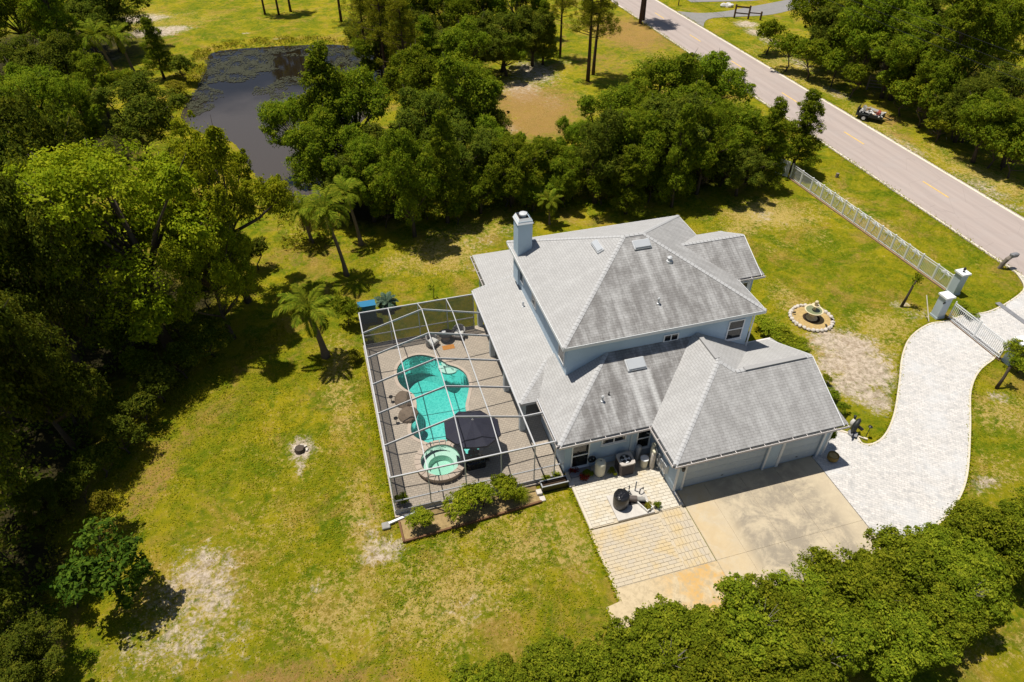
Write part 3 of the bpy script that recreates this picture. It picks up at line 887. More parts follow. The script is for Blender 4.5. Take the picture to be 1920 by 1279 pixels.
fl = MB().prism(inn, -9, pdepth, True)
sh.add(fl.v, fl.f)
sh.build('shell', 'pool_plaster', pool)
MB().prism(offset_loop(POOL, -.012), lambda x, y: pdepth(x, y) - .3, -.04).build('water', 'pool_water', pool)
# entry bench at the shallow bay
bx, by = (4.84, 32.82)
be = MB()
aa = np.linspace(R(160), R(300), 14)
be.prism([(bx + .5, by + .15)] + [(bx + .5 + .75 * math.cos(a), by + .15 + .75 * math.sin(a)) for a in aa], -.42, -.30)
be.build('entry_step', 'spa_plaster', pool)
# spa
spa = empty('spa', (3.12, 24.72, 0))
tag(spa, 'round raised spa with stone rim at the pool front', 'spa')
sc = (3.12, 24.72, 0)
MB().lathe([(1.36, -2.2), (1.36, .40), (1.11, .40), (1.11, -2.2)], sc, 40, caps=(False, False)).build('wall', 'coping', spa)
for k in range(22):
    a0, a1 = 2 * math.pi * k / 22 + .012, 2 * math.pi * (k + 1) / 22 - .012
    pl = [(sc[0] + r_ * math.cos(a), sc[1] + r_ * math.sin(a)) for r_, a in ((1.45, a0), (1.45, (a0 + a1) / 2), (1.45, a1), (1.1, a1), (1.1, (a0 + a1) / 2), (1.1, a0))]
    MB().prism(pl, .40, .475).build('rim_stone', 'coping', spa)
MB().lathe([(1.085, .42), (1.085, -.02), (.72, -.03), (.69, -.45), (.02, -.47)], sc, 40, caps=(False, True)).build('basin', 'spa_plaster', spa)
MB().lathe([(.70, -.5), (1.075, -.06), (1.075, .33)], sc, 40).build('water', 'spa_water', spa)

# ------------------------------------------------------------------ house
house = empty('house', (16, 28, 0))
tag(house, 'light blue two storey house with grey shingle roofs and attached garage', 'house')
ZE, ZU = 2.9, 6.1
def plane_fn(axis, at, z0, m):
    """height over a roof plane: rises with distance from its eave line"""
    if axis == 'y+': return lambda x, y: z0 + m * (y - at)
    if axis == 'y-': return lambda x, y: z0 + m * (at - y)
    if axis == 'x+': return lambda x, y: z0 + m * (x - at)
    return lambda x, y: z0 + m * (at - x)
def roof_plane(mb, poly, axis, at, z0, m, moss, th=.10):
    f = plane_fn(axis, at, z0, m)
    n = len(poly)
    if sum(poly[i][0] * poly[(i + 1) % n][1] - poly[(i + 1) % n][0] * poly[i][1] for i in range(n)) < 0:
        poly = poly[::-1]
    k = math.sqrt(1 + m * m)
    uvf = {'y+': lambda x, y: (x, (y - at) * k), 'y-': lambda x, y: (-x, (at - y) * k), 'x+': lambda x, y: (-y, (x - at) * k), 'x-': lambda x, y: (y, (at - x) * k)}[axis]
    top = [(x, y, f(x, y)) for x, y in poly]
    mb.add(top, [tuple(range(n))], [[uvf(x, y) for x, y in poly]], moss)
    bot = [(x, y, f(x, y) - th) for x, y in poly]
    mb.add(top + bot, [tuple(range(2 * n - 1, n - 1, -1))] + [(n + i, n + (i + 1) % n, (i + 1) % n, i) for i in range(n)])
    return f
def cap_line(name, pts, parent, w=.26, mat='shingle_cap'):
    mb = MB()
    for a, b in zip(pts[:-1], pts[1:]):
        a, b = Vector(a), Vector(b)
        L = (b - a).length
        k = max(1, int(L / .25))
        for i in range(k):
            p, q = a.lerp(b, i / k), a.lerp(b, (i + 1) / k)
            lift = .035
            d = (b - a).normalized()
            sd = d.cross(Vector((0, 0, 1))).normalized() * w / 2
            up = Vector((0, 0, lift))
            dn = Vector((0, 0, -.02))
            vs = [p + sd + dn, p + up, p - sd + dn, q + sd + dn - Vector((0, 0, .012)), q + up - Vector((0, 0, .012)), q - sd + dn - Vector((0, 0, .012))]
            mb.add(vs, [(0, 1, 4, 3), (1, 2, 5, 4)], [[(0, 0), (.1, 0), (.1, .1), (0, .1)]] * 2, .4)
    return mb.build(name, mat, parent)
def gutter(parent, a, b, out, spike=True):
    """open gutter along an eave from a to b, out = outward unit vector"""
    a, b, o = Vector(a), Vector(b), Vector((*out, 0))
    mb = MB()
    mb.bar(a + o * .15 + Vector((0, 0, -.06)), b + o * .15 + Vector((0, 0, -.06)), .025, .14)
    mb.bar(a + o * .08 + Vector((0, 0, -.13)), b + o * .08 + Vector((0, 0, -.13)), .13, .012)
    g = mb.build('gutter', 'gutter', parent)
    MB().bar(a + o * .08 + Vector((0, 0, -.115)), b + o * .08 + Vector((0, 0, -.115)), .11, .012).build('gutter_strip', 'gutter_dark', g)  # near-black strip along the gutter bottom
    L = (b - a).length
    d = (b - a) / L
    sp = MB()
    k = max(2, int(L / .85))
    for i in range(k + 1):
        p = a + d * (.08 + (L - .16) * i / k) + Vector((0, 0, -.003))
        sp.bar(p, p + o * .16, .03, .012)
    sp.build('hanger', 'gutter', g)
    return g

# --- walls
def wall(name, x0, x1, y0, y1, z0, z1): return MB().box(x0, x1, y0, y1, z0, z1).build(name, 'wall_blue', house)
wall('main_wall', 10.72, 22.08, 25.95, 36.45, -.1, 5.98)
wall('kitchen_wall', 9.5, 15.2, 22.3, 26.3, -.1, 2.93)
# garage shell, open at the two doors
gw = MB()
gw.box(14.68, 14.9, 19.48, 26.2, -.1, 2.95)
gw.box(23.85, 24.05, 19.48, 26.2, -.1, 2.95)
gw.box(14.9, 15.25, 19.482, 19.7, -.1, 2.9)
gw.box(15.25, 23.85, 19.484, 19.7, 2.35, 2.9)
gw.box(20.15, 21.12, 19.482, 19.7, -.1, 2.35)
gw.box(23.6, 23.85, 19.482, 19.7, -.1, 2.35)
gw.prism([(14.9, 26.0), (23.85, 26.0), (23.85, 26.198), (14.9, 26.198)], -.1, 2.9)
gw.build('garage_wall', 'wall_blue', house)
# gable wall of the garage, right end
gb = MB()
gb.add([(24.04, 19.5, 2.9), (24.04, 26.2, 2.9), (24.04, 22.8, 4.6), (23.9, 19.5, 2.9), (23.9, 26.2, 2.9), (23.9, 22.8, 4.6)], [(0, 1, 2), (5, 4, 3), (0, 2, 5, 3), (1, 4, 5, 2)])
gb.build('gable', 'wall_blue', house)
wall('family_wall', 9.2, 16.0, 36.3, 40.3, -.1, 2.95)
wall('bay_wall', 21.9, 24.15, 29.25, 33.75, -.1, 5.98)
wall('entry_wall', 21.9, 22.6, 33.7, 36.4, -.1, 3.0)

# --- garage doors with sectional panels
def garage_door(x0, x1, ncol):
    d = MB().box(x0 - .02, x1 + .02, 19.60, 19.64, .03, 2.36).build('garage_door', 'door_blue', house)
    for r in range(4):
        z0, z1 = .05 + r * .575, .05 + r * .575 + .555
        MB().box(x0 + .005, x1 - .005, 19.575, 19.602, z0, z1).build('door_section', 'door_blue', d)
        w = (x1 - x0) / ncol
        for c in range(ncol):
            MB().cbox(x0 + c * w + .1, x0 + (c + 1) * w - .1, z0 + .1, z1 - .1, -.001, .012, .01, Matrix(((1, 0, 0, 0), (0, 0, -1, 19.575), (0, 1, 0, 0), (0, 0, 0, 1)))).build('raised_panel', 'door_blue', d)
    MB().box((x0 + x1) / 2 - .06, (x0 + x1) / 2 + .06, 19.545, 19.575, .3, .33).build('door_pull', 'dark_metal', d)
garage_door(15.28, 20.12, 8)
garage_door(21.15, 23.57, 4)
for x0, x1 in ((15.16, 15.27), (20.13, 20.24), (20.98, 21.14), (23.58, 23.70), (14.69, 14.80), (23.95, 24.06)):
    MB().box(x0, x1, 19.43, 19.481, .0, 2.62).build('door_trim', 'trim_white', house)
for x0, x1 in ((15.16, 20.24), (21.03, 23.70)):
    MB().box(x0, x1, 19.432, 19.483, 2.34, 2.46).build('door_trim', 'trim_white', house)
# soffit under the garage front
MB().box(14.3, 24.0, 19.12, 19.5, 2.72, 2.77).build('soffit', 'trim_blue', house)

# --- windows on walls facing the camera (y = wall face)
def window(x0, x1, z0, z1, y, sash=True, vertical=False, mat='trim_white', sill=True):
    w = MB().box(x0, x1, y - .012, y + .03, z0, z1).build('window', 'glass_dark', house)
    f = MB()
    t = .075
    f.box(x0 - t, x1 + t, y - .05, y + .01, z1, z1 + t).box(x0 - t, x1 + t, y - .05, y + .01, z0 - t, z0)
    f.box(x0 - t, x0, y - .048, y + .01, z0, z1).box(x1, x1 + t, y - .048, y + .01, z0, z1)
    f.build('frame', mat, w)
    if sash:
        zm = (z0 + z1) / 2 + .05
        MB().box(x0, x1, y - .04, y, zm - .035, zm + .035).build('sash_bar', mat, w)
    if vertical:
        xm = (x0 + x1) / 2
        MB().box(xm - .03, xm + .03, y - .042, y, z0, z1).build('mullion', mat, w)
    if sill:
        MB().box(x0 - t - .03, x1 + t + .03, y - .09, y + .01, z0 - t - .05, z0 - t).build('sill', mat, w)
    return w
window(20.65, 21.55, 4.15, 5.45, 25.95)
window(16.55, 17.35, 4.95, 5.35, 25.95, False, True, sill=False)
window(9.95, 10.85, .35, 2.05, 22.3)
window(11.65, 12.95, 1.75, 2.15, 22.3, False, True)
window(13.75, 14.45, .75, 2.15, 22.3)
MB().box(13.3, 13.42, 22.24, 22.3, -.05, 2.6).box(13.45, 14.66, 22.26, 22.3, .0, .6).build('corner_board', 'trim_blue', house)
MB().box(9.62, 11.15, 22.252, 22.302, .0, .27).build('wall_board', 'trim_blue', house)
window(22.65, 23.75, 4.3, 5.4, 29.25, True)
# louvred shutters either side of the bay window
for x in (22.3, 23.9):
    MB().box(x - .1, x + .1, 29.21, 29.252, 4.2, 5.5).build('shutter', 'trim_white', house)
# dark window on the left wall of the upper storey, near its front corner
w = MB().box(10.68, 10.73, 26.35, 27.15, 4.3, 5.5).build('window', 'glass_dark', house)
MB().box(10.66, 10.72, 26.28, 26.35, 4.22, 5.58).box(10.66, 10.72, 27.15, 27.22, 4.22, 5.58).box(10.66, 10.72, 26.35, 27.15, 5.5, 5.57).box(10.66, 10.72, 26.35, 27.15, 4.22, 4.3).build('frame', 'trim_white', w)
for yy in (31.5, 34.2):
    w = MB().box(10.68, 10.73, yy, yy + .75, 4.4, 5.3).build('window', 'glass_dark', house)
    MB().box(10.66, 10.72, yy - .06, yy, 4.33, 5.37).box(10.66, 10.72, yy + .75, yy + .81, 4.33, 5.37).box(10.66, 10.722, yy, yy + .75, 5.3, 5.37).box(10.66, 10.722, yy, yy + .75, 4.33, 4.4).build('frame', 'trim_white', w)

# --- main roof (hip)
x0, x1, y0, y1 = 10.36, 22.66, 25.68, 36.80
hd = (y1 - y0) / 2
yr, xa, xb, zr = (y0 + y1) / 2, x0 + hd, x1 - hd, ZU + .5 * hd
mr = MB()
roof_plane(mr, [(x0, y0), (x1, y0), (xb, yr), (xa, yr)], 'y+', y0, ZU, .5, .9)
roof_plane(mr, [(x0, y1), (xa, yr), (xb, yr), (x1, y1)], 'y-', y1, ZU, .5, .15)
roof_plane(mr, [(x0, y0), (xa, yr), (x0, y1)], 'x+', x0, ZU, .5, .22)
roof_plane(mr, [(x1, y0), (x1, y1), (xb, yr)], 'x-', x1, ZU, .5, .45)
main_roof = mr.build('main_roof', 'shingle_main', house)
for q in ((x0, y0), (x0, y1)): cap_line('hip_cap', [(q[0], q[1], ZU + .01), (xa, yr, zr)], main_roof)
for q in ((x1, y0), (x1, y1)): cap_line('hip_cap', [(q[0], q[1], ZU + .01), (xb, yr, zr)], main_roof)
cap_line('ridge_cap', [(xa, yr, zr), (xb, yr, zr)], main_roof)
fs = MB()
fs.box(x0 - .02, x1 + .02, y0 - .03, y0, ZU - .22, ZU - .01).box(x0 - .03, x0, y0, y1, ZU - .22, ZU - .01).box(x1, x1 + .03, y0, y1, ZU - .22, ZU - .01).box(x0, x1, y1, y1 + .03, ZU - .22, ZU - .01)
fs.build('fascia', 'trim_white', main_roof)
MB().box(x0, x1, y0, y1, ZU - .20, ZU - .16).build('soffit', 'trim_blue', main_roof)
# bay gable roof on the road side
br = MB()
bx0, by0, by1, byr, bzr = 19.6, 28.86, 34.14, 31.5, ZU + .5 * 2.64
roof_plane(br, [(22.2, by0), (24.52, by0), (24.36, by0 + .55), (24.28, byr), (bx0, byr)], 'y+', by0, ZU, .5, .85)
roof_plane(br, [(22.2, by1), (24.52, by1), (24.36, by1 - .55), (24.28, byr), (bx0, byr)], 'y-', by1, ZU, .5, .2)
bay_roof = br.build('bay_roof', 'shingle', house)
cap_line('ridge_cap', [(bx0 + .1, byr, bzr), (24.28, byr, bzr)], bay_roof)
gutter(bay_roof, (22.7, by0, ZU - .02), (24.5, by0, ZU - .02), (0, -1))
MB().bar((24.31, by0, ZU - .1), (24.31, byr, bzr - .1), .04, .2).bar((24.31, by1, ZU - .1), (24.31, byr, bzr - .1), .04, .2).build('rake_board', 'trim_white', bay_roof)
bg = MB()
bg.add([(24.15, 29.25, 5.9), (24.15, 33.75, 5.9), (24.15, 31.5, 7.2), (24.0, 29.25, 5.9), (24.0, 33.75, 5.9), (24.0, 31.5, 7.2)], [(0, 1, 2), (5, 4, 3), (0, 2, 5, 3), (1, 4, 5, 2)])
bg.build('gable', 'wall_blue', house)

# --- kitchen roof
kx, ky, wy = 8.97, 21.87, 25.95
kr = MB()
roof_plane(kr, [(kx, ky), (14.2, ky), (18.28, wy), (13.05, wy)], 'y+', ky, ZE, .5, 1.0)
roof_plane(kr, [(kx, ky), (13.05, wy), (10.72, wy), (10.72, 27.95), (10.18, 27.78), (kx, 25.35)], 'x+', kx, ZE, .5, .3)
kitchen_roof = kr.build('kitchen_roof', 'shingle_kitchen', house)
cap_line('hip_cap', [(kx, ky, ZE + .01), (13.05, wy, ZE + .5 * 4.08)], kitchen_roof)
gutter(kitchen_roof, (kx - .05, ky, ZE - .02), (14.14, ky, ZE - .02), (0, -1))
gutter(kitchen_roof, (kx, ky - .05, ZE - .02), (kx, 25.3, ZE - .02), (-1, 0))
# --- garage roof
gx, gy, gb_, dd = 14.2, 19.08, 26.52, 4.42
px_, py_, pz = gx + dd, gy + dd, ZE + .5 * dd
yr2 = (gy + gb_) / 2
zr2 = ZE + .5 * (yr2 - gy)
xr2 = px_ + (pz - zr2) / .5
gr = MB()
roof_plane(gr, [(gx, gy), (24.46, gy), (24.24, gy + .7), (24.12, gy + 1.6), (24.1, yr2), (xr2, yr2), (px_, py_)], 'y+', gy, ZE, .5, .58)
roof_plane(gr, [(gx, gy), (px_, py_), (px_, wy), (18.28, wy), (gx, ky)], 'x+', gx, ZE, .5, .25)
# right slope of the cross ridge down to the valley with the back slope
yv = wy
xv = px_ + (pz - (ZE + .5 * (gb_ - yv))) / .5
roof_plane(gr, [(px_, py_), (xr2, yr2), (xv, yv), (px_, yv)], 'x-', px_, pz, .5, .2)
roof_plane(gr, [(xr2, yr2), (24.1, yr2), (24.12, gb_ - 1.2), (24.42, gb_), (22.1, gb_), (22.1, wy), (xv, yv)], 'y-', gb_, ZE, .5, .18)
garage_roof = gr.build('garage_roof', 'shingle', house)
cap_line('hip_cap', [(gx, gy, ZE + .01), (px_, py_, pz), (xr2, yr2, zr2)], garage_roof)
cap_line('ridge_cap', [(xr2, yr2, zr2), (24.1, yr2, zr2)], garage_roof)
cap_line('ridge_cap', [(px_, py_, pz), (px_, wy, pz)], garage_roof)
# raised ridge vents
MB().box(xr2 + .55, 23.7, yr2 - .13, yr2 + .13, zr2 - .04, zr2 + .05).build('ridge_vent', 'shingle_cap', garage_roof)
MB().box(px_ - .13, px_ + .13, py_ + .15, wy - .35, pz - .04, pz + .05).build('ridge_vent', 'shingle_cap', garage_roof)
gutter(garage_roof, (gx - .05, gy, ZE - .02), (24.46, gy, ZE - .02), (0, -1))
gutter(garage_roof, (gx, gy - .05, ZE - .02), (gx, ky + .02, ZE - .02), (-1, 0))
MB().bar((24.16, gy, ZE - .12), (24.14, yr2, zr2 - .12), .04, .22).bar((24.16, gb_, ZE - .12), (24.14, yr2, zr2 - .12), .04, .22).build('rake_board', 'trim_white', garage_roof)
MB().box(22.1, 24.4, gb_, gb_ + .12, ZE - .16, ZE - .02).build('gutter', 'gutter', garage_roof)
# --- lanai roof (shallow) and family room roof
lr = MB()
lx, lf, lb = 7.86, 25.36, 36.42
roof_plane(lr, [(lx, lf), (10.19, 27.78), (10.72, 27.95), (10.72, lb), (lx, lb)], 'x+', lx, ZE, .26, .2)
roof_plane(lr, [(lx, lf), (kx, lf), (10.19, 27.78)], 'y+', lf, ZE, .25, .55)
lanai_roof = lr.build('lanai_roof', 'shingle', house)
cap_line('hip_cap', [(lx, lf, ZE + .01), (10.19, 27.78, ZE + .606)], lanai_roof)
cap_line('ridge_cap', [(lx, lb - .05, ZE + .01), (10.72, lb - .05, ZE + .26 * 2.86)], lanai_roof)
MB().box(lx - .10, lx, lf, lb, ZE - .2, ZE - .02).build('gutter', 'cage_white', lanai_roof)
MB().box(lx, kx, lf - .04, lf, ZE - .2, ZE - .01).build('fascia', 'cage_white', lanai_roof)
fr = MB()
roof_plane(fr, [(8.83, 36.40), (8.83, 40.66), (12.5, 36.99), (12.5, 36.40)], 'x+', 8.83, ZE - .05, .3, .2)
roof_plane(fr, [(8.83, 40.66), (16.4, 40.66), (16.4, 36.6), (12.9, 36.6), (12.5, 36.99)], 'y-', 40.66, ZE - .05, .3, .15)
family_roof = fr.build('family_roof', 'shingle', house)
gutter(family_roof, (8.83, 36.5, ZE - .08), (8.83, 40.66, ZE - .08), (-1, 0))
# lanai columns and back wall of the covered porch
for yy in (26.0, 29.4, 32.8, 36.1):
    MB().cbox(8.05, 8.4, yy - .17, yy + .17, .05, 2.75, .03).build('porch_column', 'trim_blue', house)
MB().box(8.0, 8.45, 25.5, 36.3, 2.62, 2.75).build('porch_beam', 'trim_blue', house)
wd = MB().box(10.66, 10.73, 29.6, 33.2, .1, 2.3).build('sliding_door', 'glass_dark', house)
for yy in (29.55, 31.4, 33.2):
    MB().box(10.62, 10.66, yy - .04, yy + .04, .1, 2.36).build('door_stile', 'trim_white', wd)

# --- chimney
ch = MB().box(10.5, 11.42, 34.75, 35.75, 4.0, 8.62).build('chimney', 'wall_blue', house)
tp = MB()
tp.add([(10.44, 34.69, 8.45), (11.48, 34.69, 8.45), (11.48, 35.81, 8.45), (10.44, 35.81, 8.45), (10.6, 34.85, 8.8), (11.32, 34.85, 8.8), (11.32, 35.65, 8.8), (10.6, 35.65, 8.8)],
       [(0, 1, 5, 4), (1, 2, 6, 5), (2, 3, 7, 6), (3, 0, 4, 7)])
tp.build('chimney_shroud', 'trim_white', ch)
MB().box(10.64, 11.28, 34.89, 35.61, 8.66, 8.7).build('chimney_well', 'gutter_dark', ch)
MB().lathe([(.2, 8.6), (.2, 8.86), (.27, 8.88), (.25, 8.94), (.05, 8.97)], (10.96, 35.25, 0), 18).build('flue_cap', 'metal_light', ch)

# --- skylights and roof vents
def skylight(parent, cx, cy, axis, at, z0, m, w, l):
    f = plane_fn(axis, at, z0, m)
    if axis == 'y+':
        M_ = Matrix.Translation((cx, cy, f(cx, cy))) @ Matrix.Rotation(math.atan(m), 4, 'X')
    else:
        M_ = Matrix.Translation((cx, cy, f(cx, cy))) @ Matrix.Rotation(-math.atan(m), 4, 'Y')
    s_ = MB().cbox(-w / 2, w / 2, -l / 2, l / 2, -.05, .12, .03, M_).build('skylight', 'metal_light', parent)
    MB().cbox(-w / 2 + .05, w / 2 - .05, -l / 2 + .05, l / 2 - .05, .13, .18, .03, M_).build('dome', 'skylight', s_)
skylight(main_roof, 16.75, 30.55, 'y+', y0, ZU, .5, 1.1, .62)
skylight(main_roof, 14.45, 31.55, 'x+', x0, ZU, .5, .45, 1.15)
skylight(kitchen_roof, 14.45, 25.05, 'y+', ky, ZE, .5, 1.15, .72)
def vent(parent, cx, cy, z, r_, h, mat='metal_light', hood=True):
    v = MB().lathe([(r_ * 1.9, -.12), (r_ * 1.7, .04), (r_, .06), (r_, h)], (cx, cy, z), 14).build('roof_vent', mat, parent)
    if hood:
        MB().lathe([(r_ * 1.35, h - .04), (r_ * 1.4, h + .03), (r_ * .8, h + .09)], (cx, cy, z), 14).build('vent_cap', mat, v)
vent(main_roof, 18.05, 29.35, ZU + .5 * (29.35 - y0), .11, .22)
vent(main_roof, 16.45, 27.1, ZU + .5 * (27.1 - y0), .055, .32)
vent(kitchen_roof, 11.95, 23.55, ZE + .5 * (23.55 - ky), .055, .32)
vent(kitchen_roof, 12.42, 23.8, ZE + .5 * (23.8 - ky), .03, .22, 'dark_metal', False)
vent(lanai_roof, 10.35, 33.0, ZE + .26 * 2.45, .05, .3)
# --- downspouts, coach lamp
MB().tube([(14.75, 19.3, 2.7), (14.78, 19.44, 2.5), (14.78, 19.43, .15), (14.74, 19.2, .06)], .045, 8).build('downspout', 'trim_white', house)
MB().tube([(22.15, 25.9, 5.85), (22.14, 25.88, 3.3)], .045, 8).build('downspout', 'trim_white', house)
lm = MB().lathe([(.03, -.2), (.085, -.16), (.10, .05), (.06, .14), (.02, .18)], (14.98, 19.36, 2.0), 10).build('wall_lamp', 'dark_metal', house)
MB().box(14.94, 15.02, 19.38, 19.48, 2.02, 2.10).build('lamp_bracket', 'dark_metal', lm)
# front entry porch slab and step on the road side
struct(MB().box(22.15, 25.3, 26.75, 29.1, -.1, .12).build('entry_porch', 'concrete_pad'), 'pale entry porch slab behind the garage')
struct(MB().box(23.3, 25.6, 26.72, 26.9, .12, .2).build('entry_step', 'drive_border'), 'pale step along the entry porch')

# ------------------------------------------------------------------ screen cage over the pool
cage = empty('screen_enclosure', (4, 29, 0))
tag(cage, 'white framed screen enclosure standing over the pool and deck', 'screen enclosure')
XL = [.22, 2.08, 4.0, 5.9, 7.72]
YL = [22.1, 24.24, 26.6, 28.96, 31.31, 33.68, 35.78]
CE, CR = 3.05, 4.12
def cz(i): return [CE, CE + (CR - CE) * .5, CR, CE + (CR - CE) * .5, CE][i]
def cpt(i, j):
    """roof lattice: eave on the outer rows, peaked profile between"""
    return (XL[i], YL[j], CE if j in (0, 6) else cz(i))
def cbar(name, a, b, w=.042, h=.115): return MB().bar(a, b, w, h).build(name, 'cage_white', cage)
for j in range(1, 6):
    for i in range(4): cbar('roof_beam', cpt(i, j), cpt(i + 1, j))
for i in range(1, 4):
    for j in range(6): cbar('purlin', cpt(i, j), cpt(i, j + 1), .05, .06)
cbar('eave_beam', (.22, 22.1, CE), (.22, 35.78, CE), .065, .075)
cbar('eave_beam', (.18, 22.1, CE), (8.86, 22.1, CE), .065, .075)
cbar('eave_beam', (.18, 35.78, CE), (7.72, 35.78, CE), .065, .075)
cbar('eave_beam', (7.72, 22.1, CE), (7.72, 35.78, CE), .07, .09)
cbar('eave_beam', (7.72, 24.24, CE), (8.86, 24.24, CE), .055, .12)
cbar('eave_beam', (8.86, 22.1, CE), (8.86, 25.3, CE), .07, .09)
fposts = XL + [8.86]
for x in fposts: cbar('post', (x, 22.1, .06), (x, 22.1, CE), .055, .055)
for y in YL[1:]: cbar('post', (.22, y, .06), (.22, y, CE), .055, .055)
for x in XL[1:]: cbar('post', (x, 35.78, .06), (x, 35.78, CE), .055, .055)
cbar('chair_rail', (.22, 22.1, 1.12), (9.4, 22.1, 1.12), .055, .055)
cbar('chair_rail', (.22, 22.1, 1.12), (.22, 35.78, 1.12), .055, .055)
cbar('chair_rail', (.22, 35.78, 1.12), (7.72, 35.78, 1.12), .055, .055)
MB().box(.17, 2.6, 22.04, 22.07, .0, .42).build('kick_plate', 'pipe_grey', cage)
MB().box(2.6, 8.86, 22.04, 22.07, .0, .30).build('kick_plate', 'pipe_grey', cage)
MB().box(.16, .19, 22.1, 35.8, .0, .30).build('kick_plate', 'pipe_grey', cage)
MB().box(.2, 7.7, 35.8, 35.83, .0, .34).build('kick_plate', 'pipe_grey', cage)
def screen(pts, mat):
    mb = MB(); mb.add(pts, [tuple(range(len(pts)))])
    return mb.build('screen_panel', mat, cage)
for i in range(4):
    for j in range(6):
        screen([cpt(i, j), cpt(i + 1, j), cpt(i + 1, j + 1), cpt(i, j + 1)], 'screen_roof')
screen([(7.72, 22.1, CE), (8.86, 22.1, CE), (8.86, 24.24, CE), (7.72, 24.24, CE)], 'screen_roof')
for k in range(len(fposts) - 1):
    a, b = fposts[k], fposts[k + 1]
    screen([(a, 22.1, 1.12), (b, 22.1, 1.12), (b, 22.1, CE), (a, 22.1, CE)], 'screen_front')
    screen([(a, 22.1, .3), (b, 22.1, .3), (b, 22.1, 1.12), (a, 22.1, 1.12)], 'screen_front')
for k in range(6):
    a, b = YL[k], YL[k + 1]
    screen([(.22, a, 1.12), (.22, b, 1.12), (.22, b, CE), (.22, a, CE)], 'screen_wall')
    screen([(.22, a, .3), (.22, b, .3), (.22, b, 1.12), (.22, a, 1.12)], 'screen_wall')
for k in range(4):
    a, b = XL[k], XL[k + 1]
    screen([(a, 35.78, 1.12), (b, 35.78, 1.12), (b, 35.78, CE), (a, 35.78, CE)], 'screen_wall')
    screen([(a, 35.78, .3), (b, 35.78, .3), (b, 35.78, 1.12), (a, 35.78, 1.12)], 'screen_wall')

# ------------------------------------------------------------------ things on the deck
rg = random.Random(11)
def rock(mb, c, r, seed, flat=.7, n=3):
    q = random.Random(seed)
    bm = bmesh.new()
    bmesh.ops.create_icosphere(bm, subdivisions=n, radius=1)
    ph = [(Vector((q.uniform(-1, 1), q.uniform(-1, 1), q.uniform(-1, 1))).normalized(), q.uniform(.55, .95)) for _ in range(9)]
    for v in bm.verts:
        p = v.co.copy()
        for d, k in ph:                       # chip flat facets
            t = p.dot(d)
            if t > k: p -= d * (t - k) * .85
        p *= 1 + .05 * math.sin(p.x * 7 + seed) * math.cos(p.y * 6 + p.z * 5)
        v.co = p
    bm.verts.index_update()
    mb.add([(c[0] + v.co.x * r[0], c[1] + v.co.y * r[1], c[2] + v.co.z * r[2] * flat) for v in bm.verts], [[v.index for v in f.verts] for f in bm.faces])
    bm.free()
    return mb
for c, r_, sd, lb in (((1.95, 30.2, .15), (.62, .70, .62), 3, 'brown boulder on the pool edge, the farther of two'), ((1.98, 28.85, .15), (.66, .62, .62), 8, 'brown boulder on the pool edge, the nearer of two')):
    tag(rock(MB(), c, r_, sd).build('boulder', 'boulder', None), lb, 'boulder', 'boulders at the pool edge')
for c, lb in (((1.18, 30.35), 'small dark deck light beside the farther boulder'), ((1.2, 28.5), 'small dark deck light beside the nearer boulder')):
    e = empty('deck_light', (*c, DZ)); tag(e, lb, 'light', 'deck lights')
    MB().tube([(*c, DZ), (*c, .45)], .02, 6).build('stake', 'dark_metal', e)
    MB().lathe([(.05, .42), (.13, .46), (.12, .52), (.03, .6)], (*c, 0), 10).build('lamp_head', 'dark_metal', e)

# umbrella
um = empty('patio_umbrella', (5.05, 25.0, DZ)); tag(um, 'large open navy blue umbrella beside the spa', 'umbrella')
TM = Matrix.Translation((5.05, 25.0, 2.15)) @ Matrix.Rotation(R(-6), 4, 'X') @ Matrix.Rotation(R(5), 4, 'Y')
N8 = 8
def up(k, f, dz=0): 
    a = 2 * math.pi * (k + .35) / N8
    return TM @ Vector((1.62 * f * math.cos(a), 1.62 * f * math.sin(a), .62 * (1 - f ** 1.15) + dz))
for k in range(N8):
    mb = MB()
    fr_ = [.04, .3, .6, .85, 1.0]
    vs = []
    for f in fr_:
        a, b = up(k, f), up(k + 1, f)
        m_ = (a + b) / 2 + Vector((0, 0, -.05 * f))
        vs += [a, m_, b]
    fs_ = []
    for i in range(4):
        o = i * 3
        fs_ += [(o, o + 3, o + 4, o + 1), (o + 1, o + 4, o + 5, o + 2)]
    a, b = up(k, 1.0), up(k + 1, 1.0)
    m_ = (a + b) / 2 + Vector((0, 0, -.05))
    dn = Vector((0, 0, -.14))
    o = len(vs)
    vs += [a + dn, m_ + dn, b + dn]
    fs_ += [(12, o, o + 1, 13), (13, o + 1, o + 2, 14)]
    mb.add(vs, fs_)
    mb.build('canopy_panel', 'umbrella_navy', um)
    MB().tube([up(k, .06, -.03), up(k, .98, -.03)], .012, 5).build('rib', 'dark_metal', um)
fin = MB(); fin.tube([TM @ Vector((0, 0, .58)), TM @ Vector((0, 0, .75))], [.05, .02], 8); fin.build('finial', 'metal_light', um)
MB().tube([(5.05, 25.0, DZ), (5.05, 25.0, 2.0), TM @ Vector((0, 0, .6))], .03, 8).build('pole', 'dark_metal', um)
MB().lathe([(.32, 0), (.32, .06), (.08, .1), (.05, .3)], (5.05, 25.0, DZ), 18).build('base', 'dark_metal', um)
# covered grill at the umbrella's edge
gl = empty('covered_grill', (4.95, 24.1, DZ)); tag(gl, 'black covered grill on the deck right of the spa', 'grill')
MB().cbox(4.42, 5.5, 23.8, 24.4, DZ, .62, .07).build('cover', 'black_bag', gl)
MB().cbox(4.62, 5.3, 23.87, 24.33, .6, .82, .09).build('hood', 'black_bag', gl)
MB().cbox(5.5, 5.72, 23.85, 24.3, .5, .58, .03).build('side_shelf', 'black_plastic', gl)
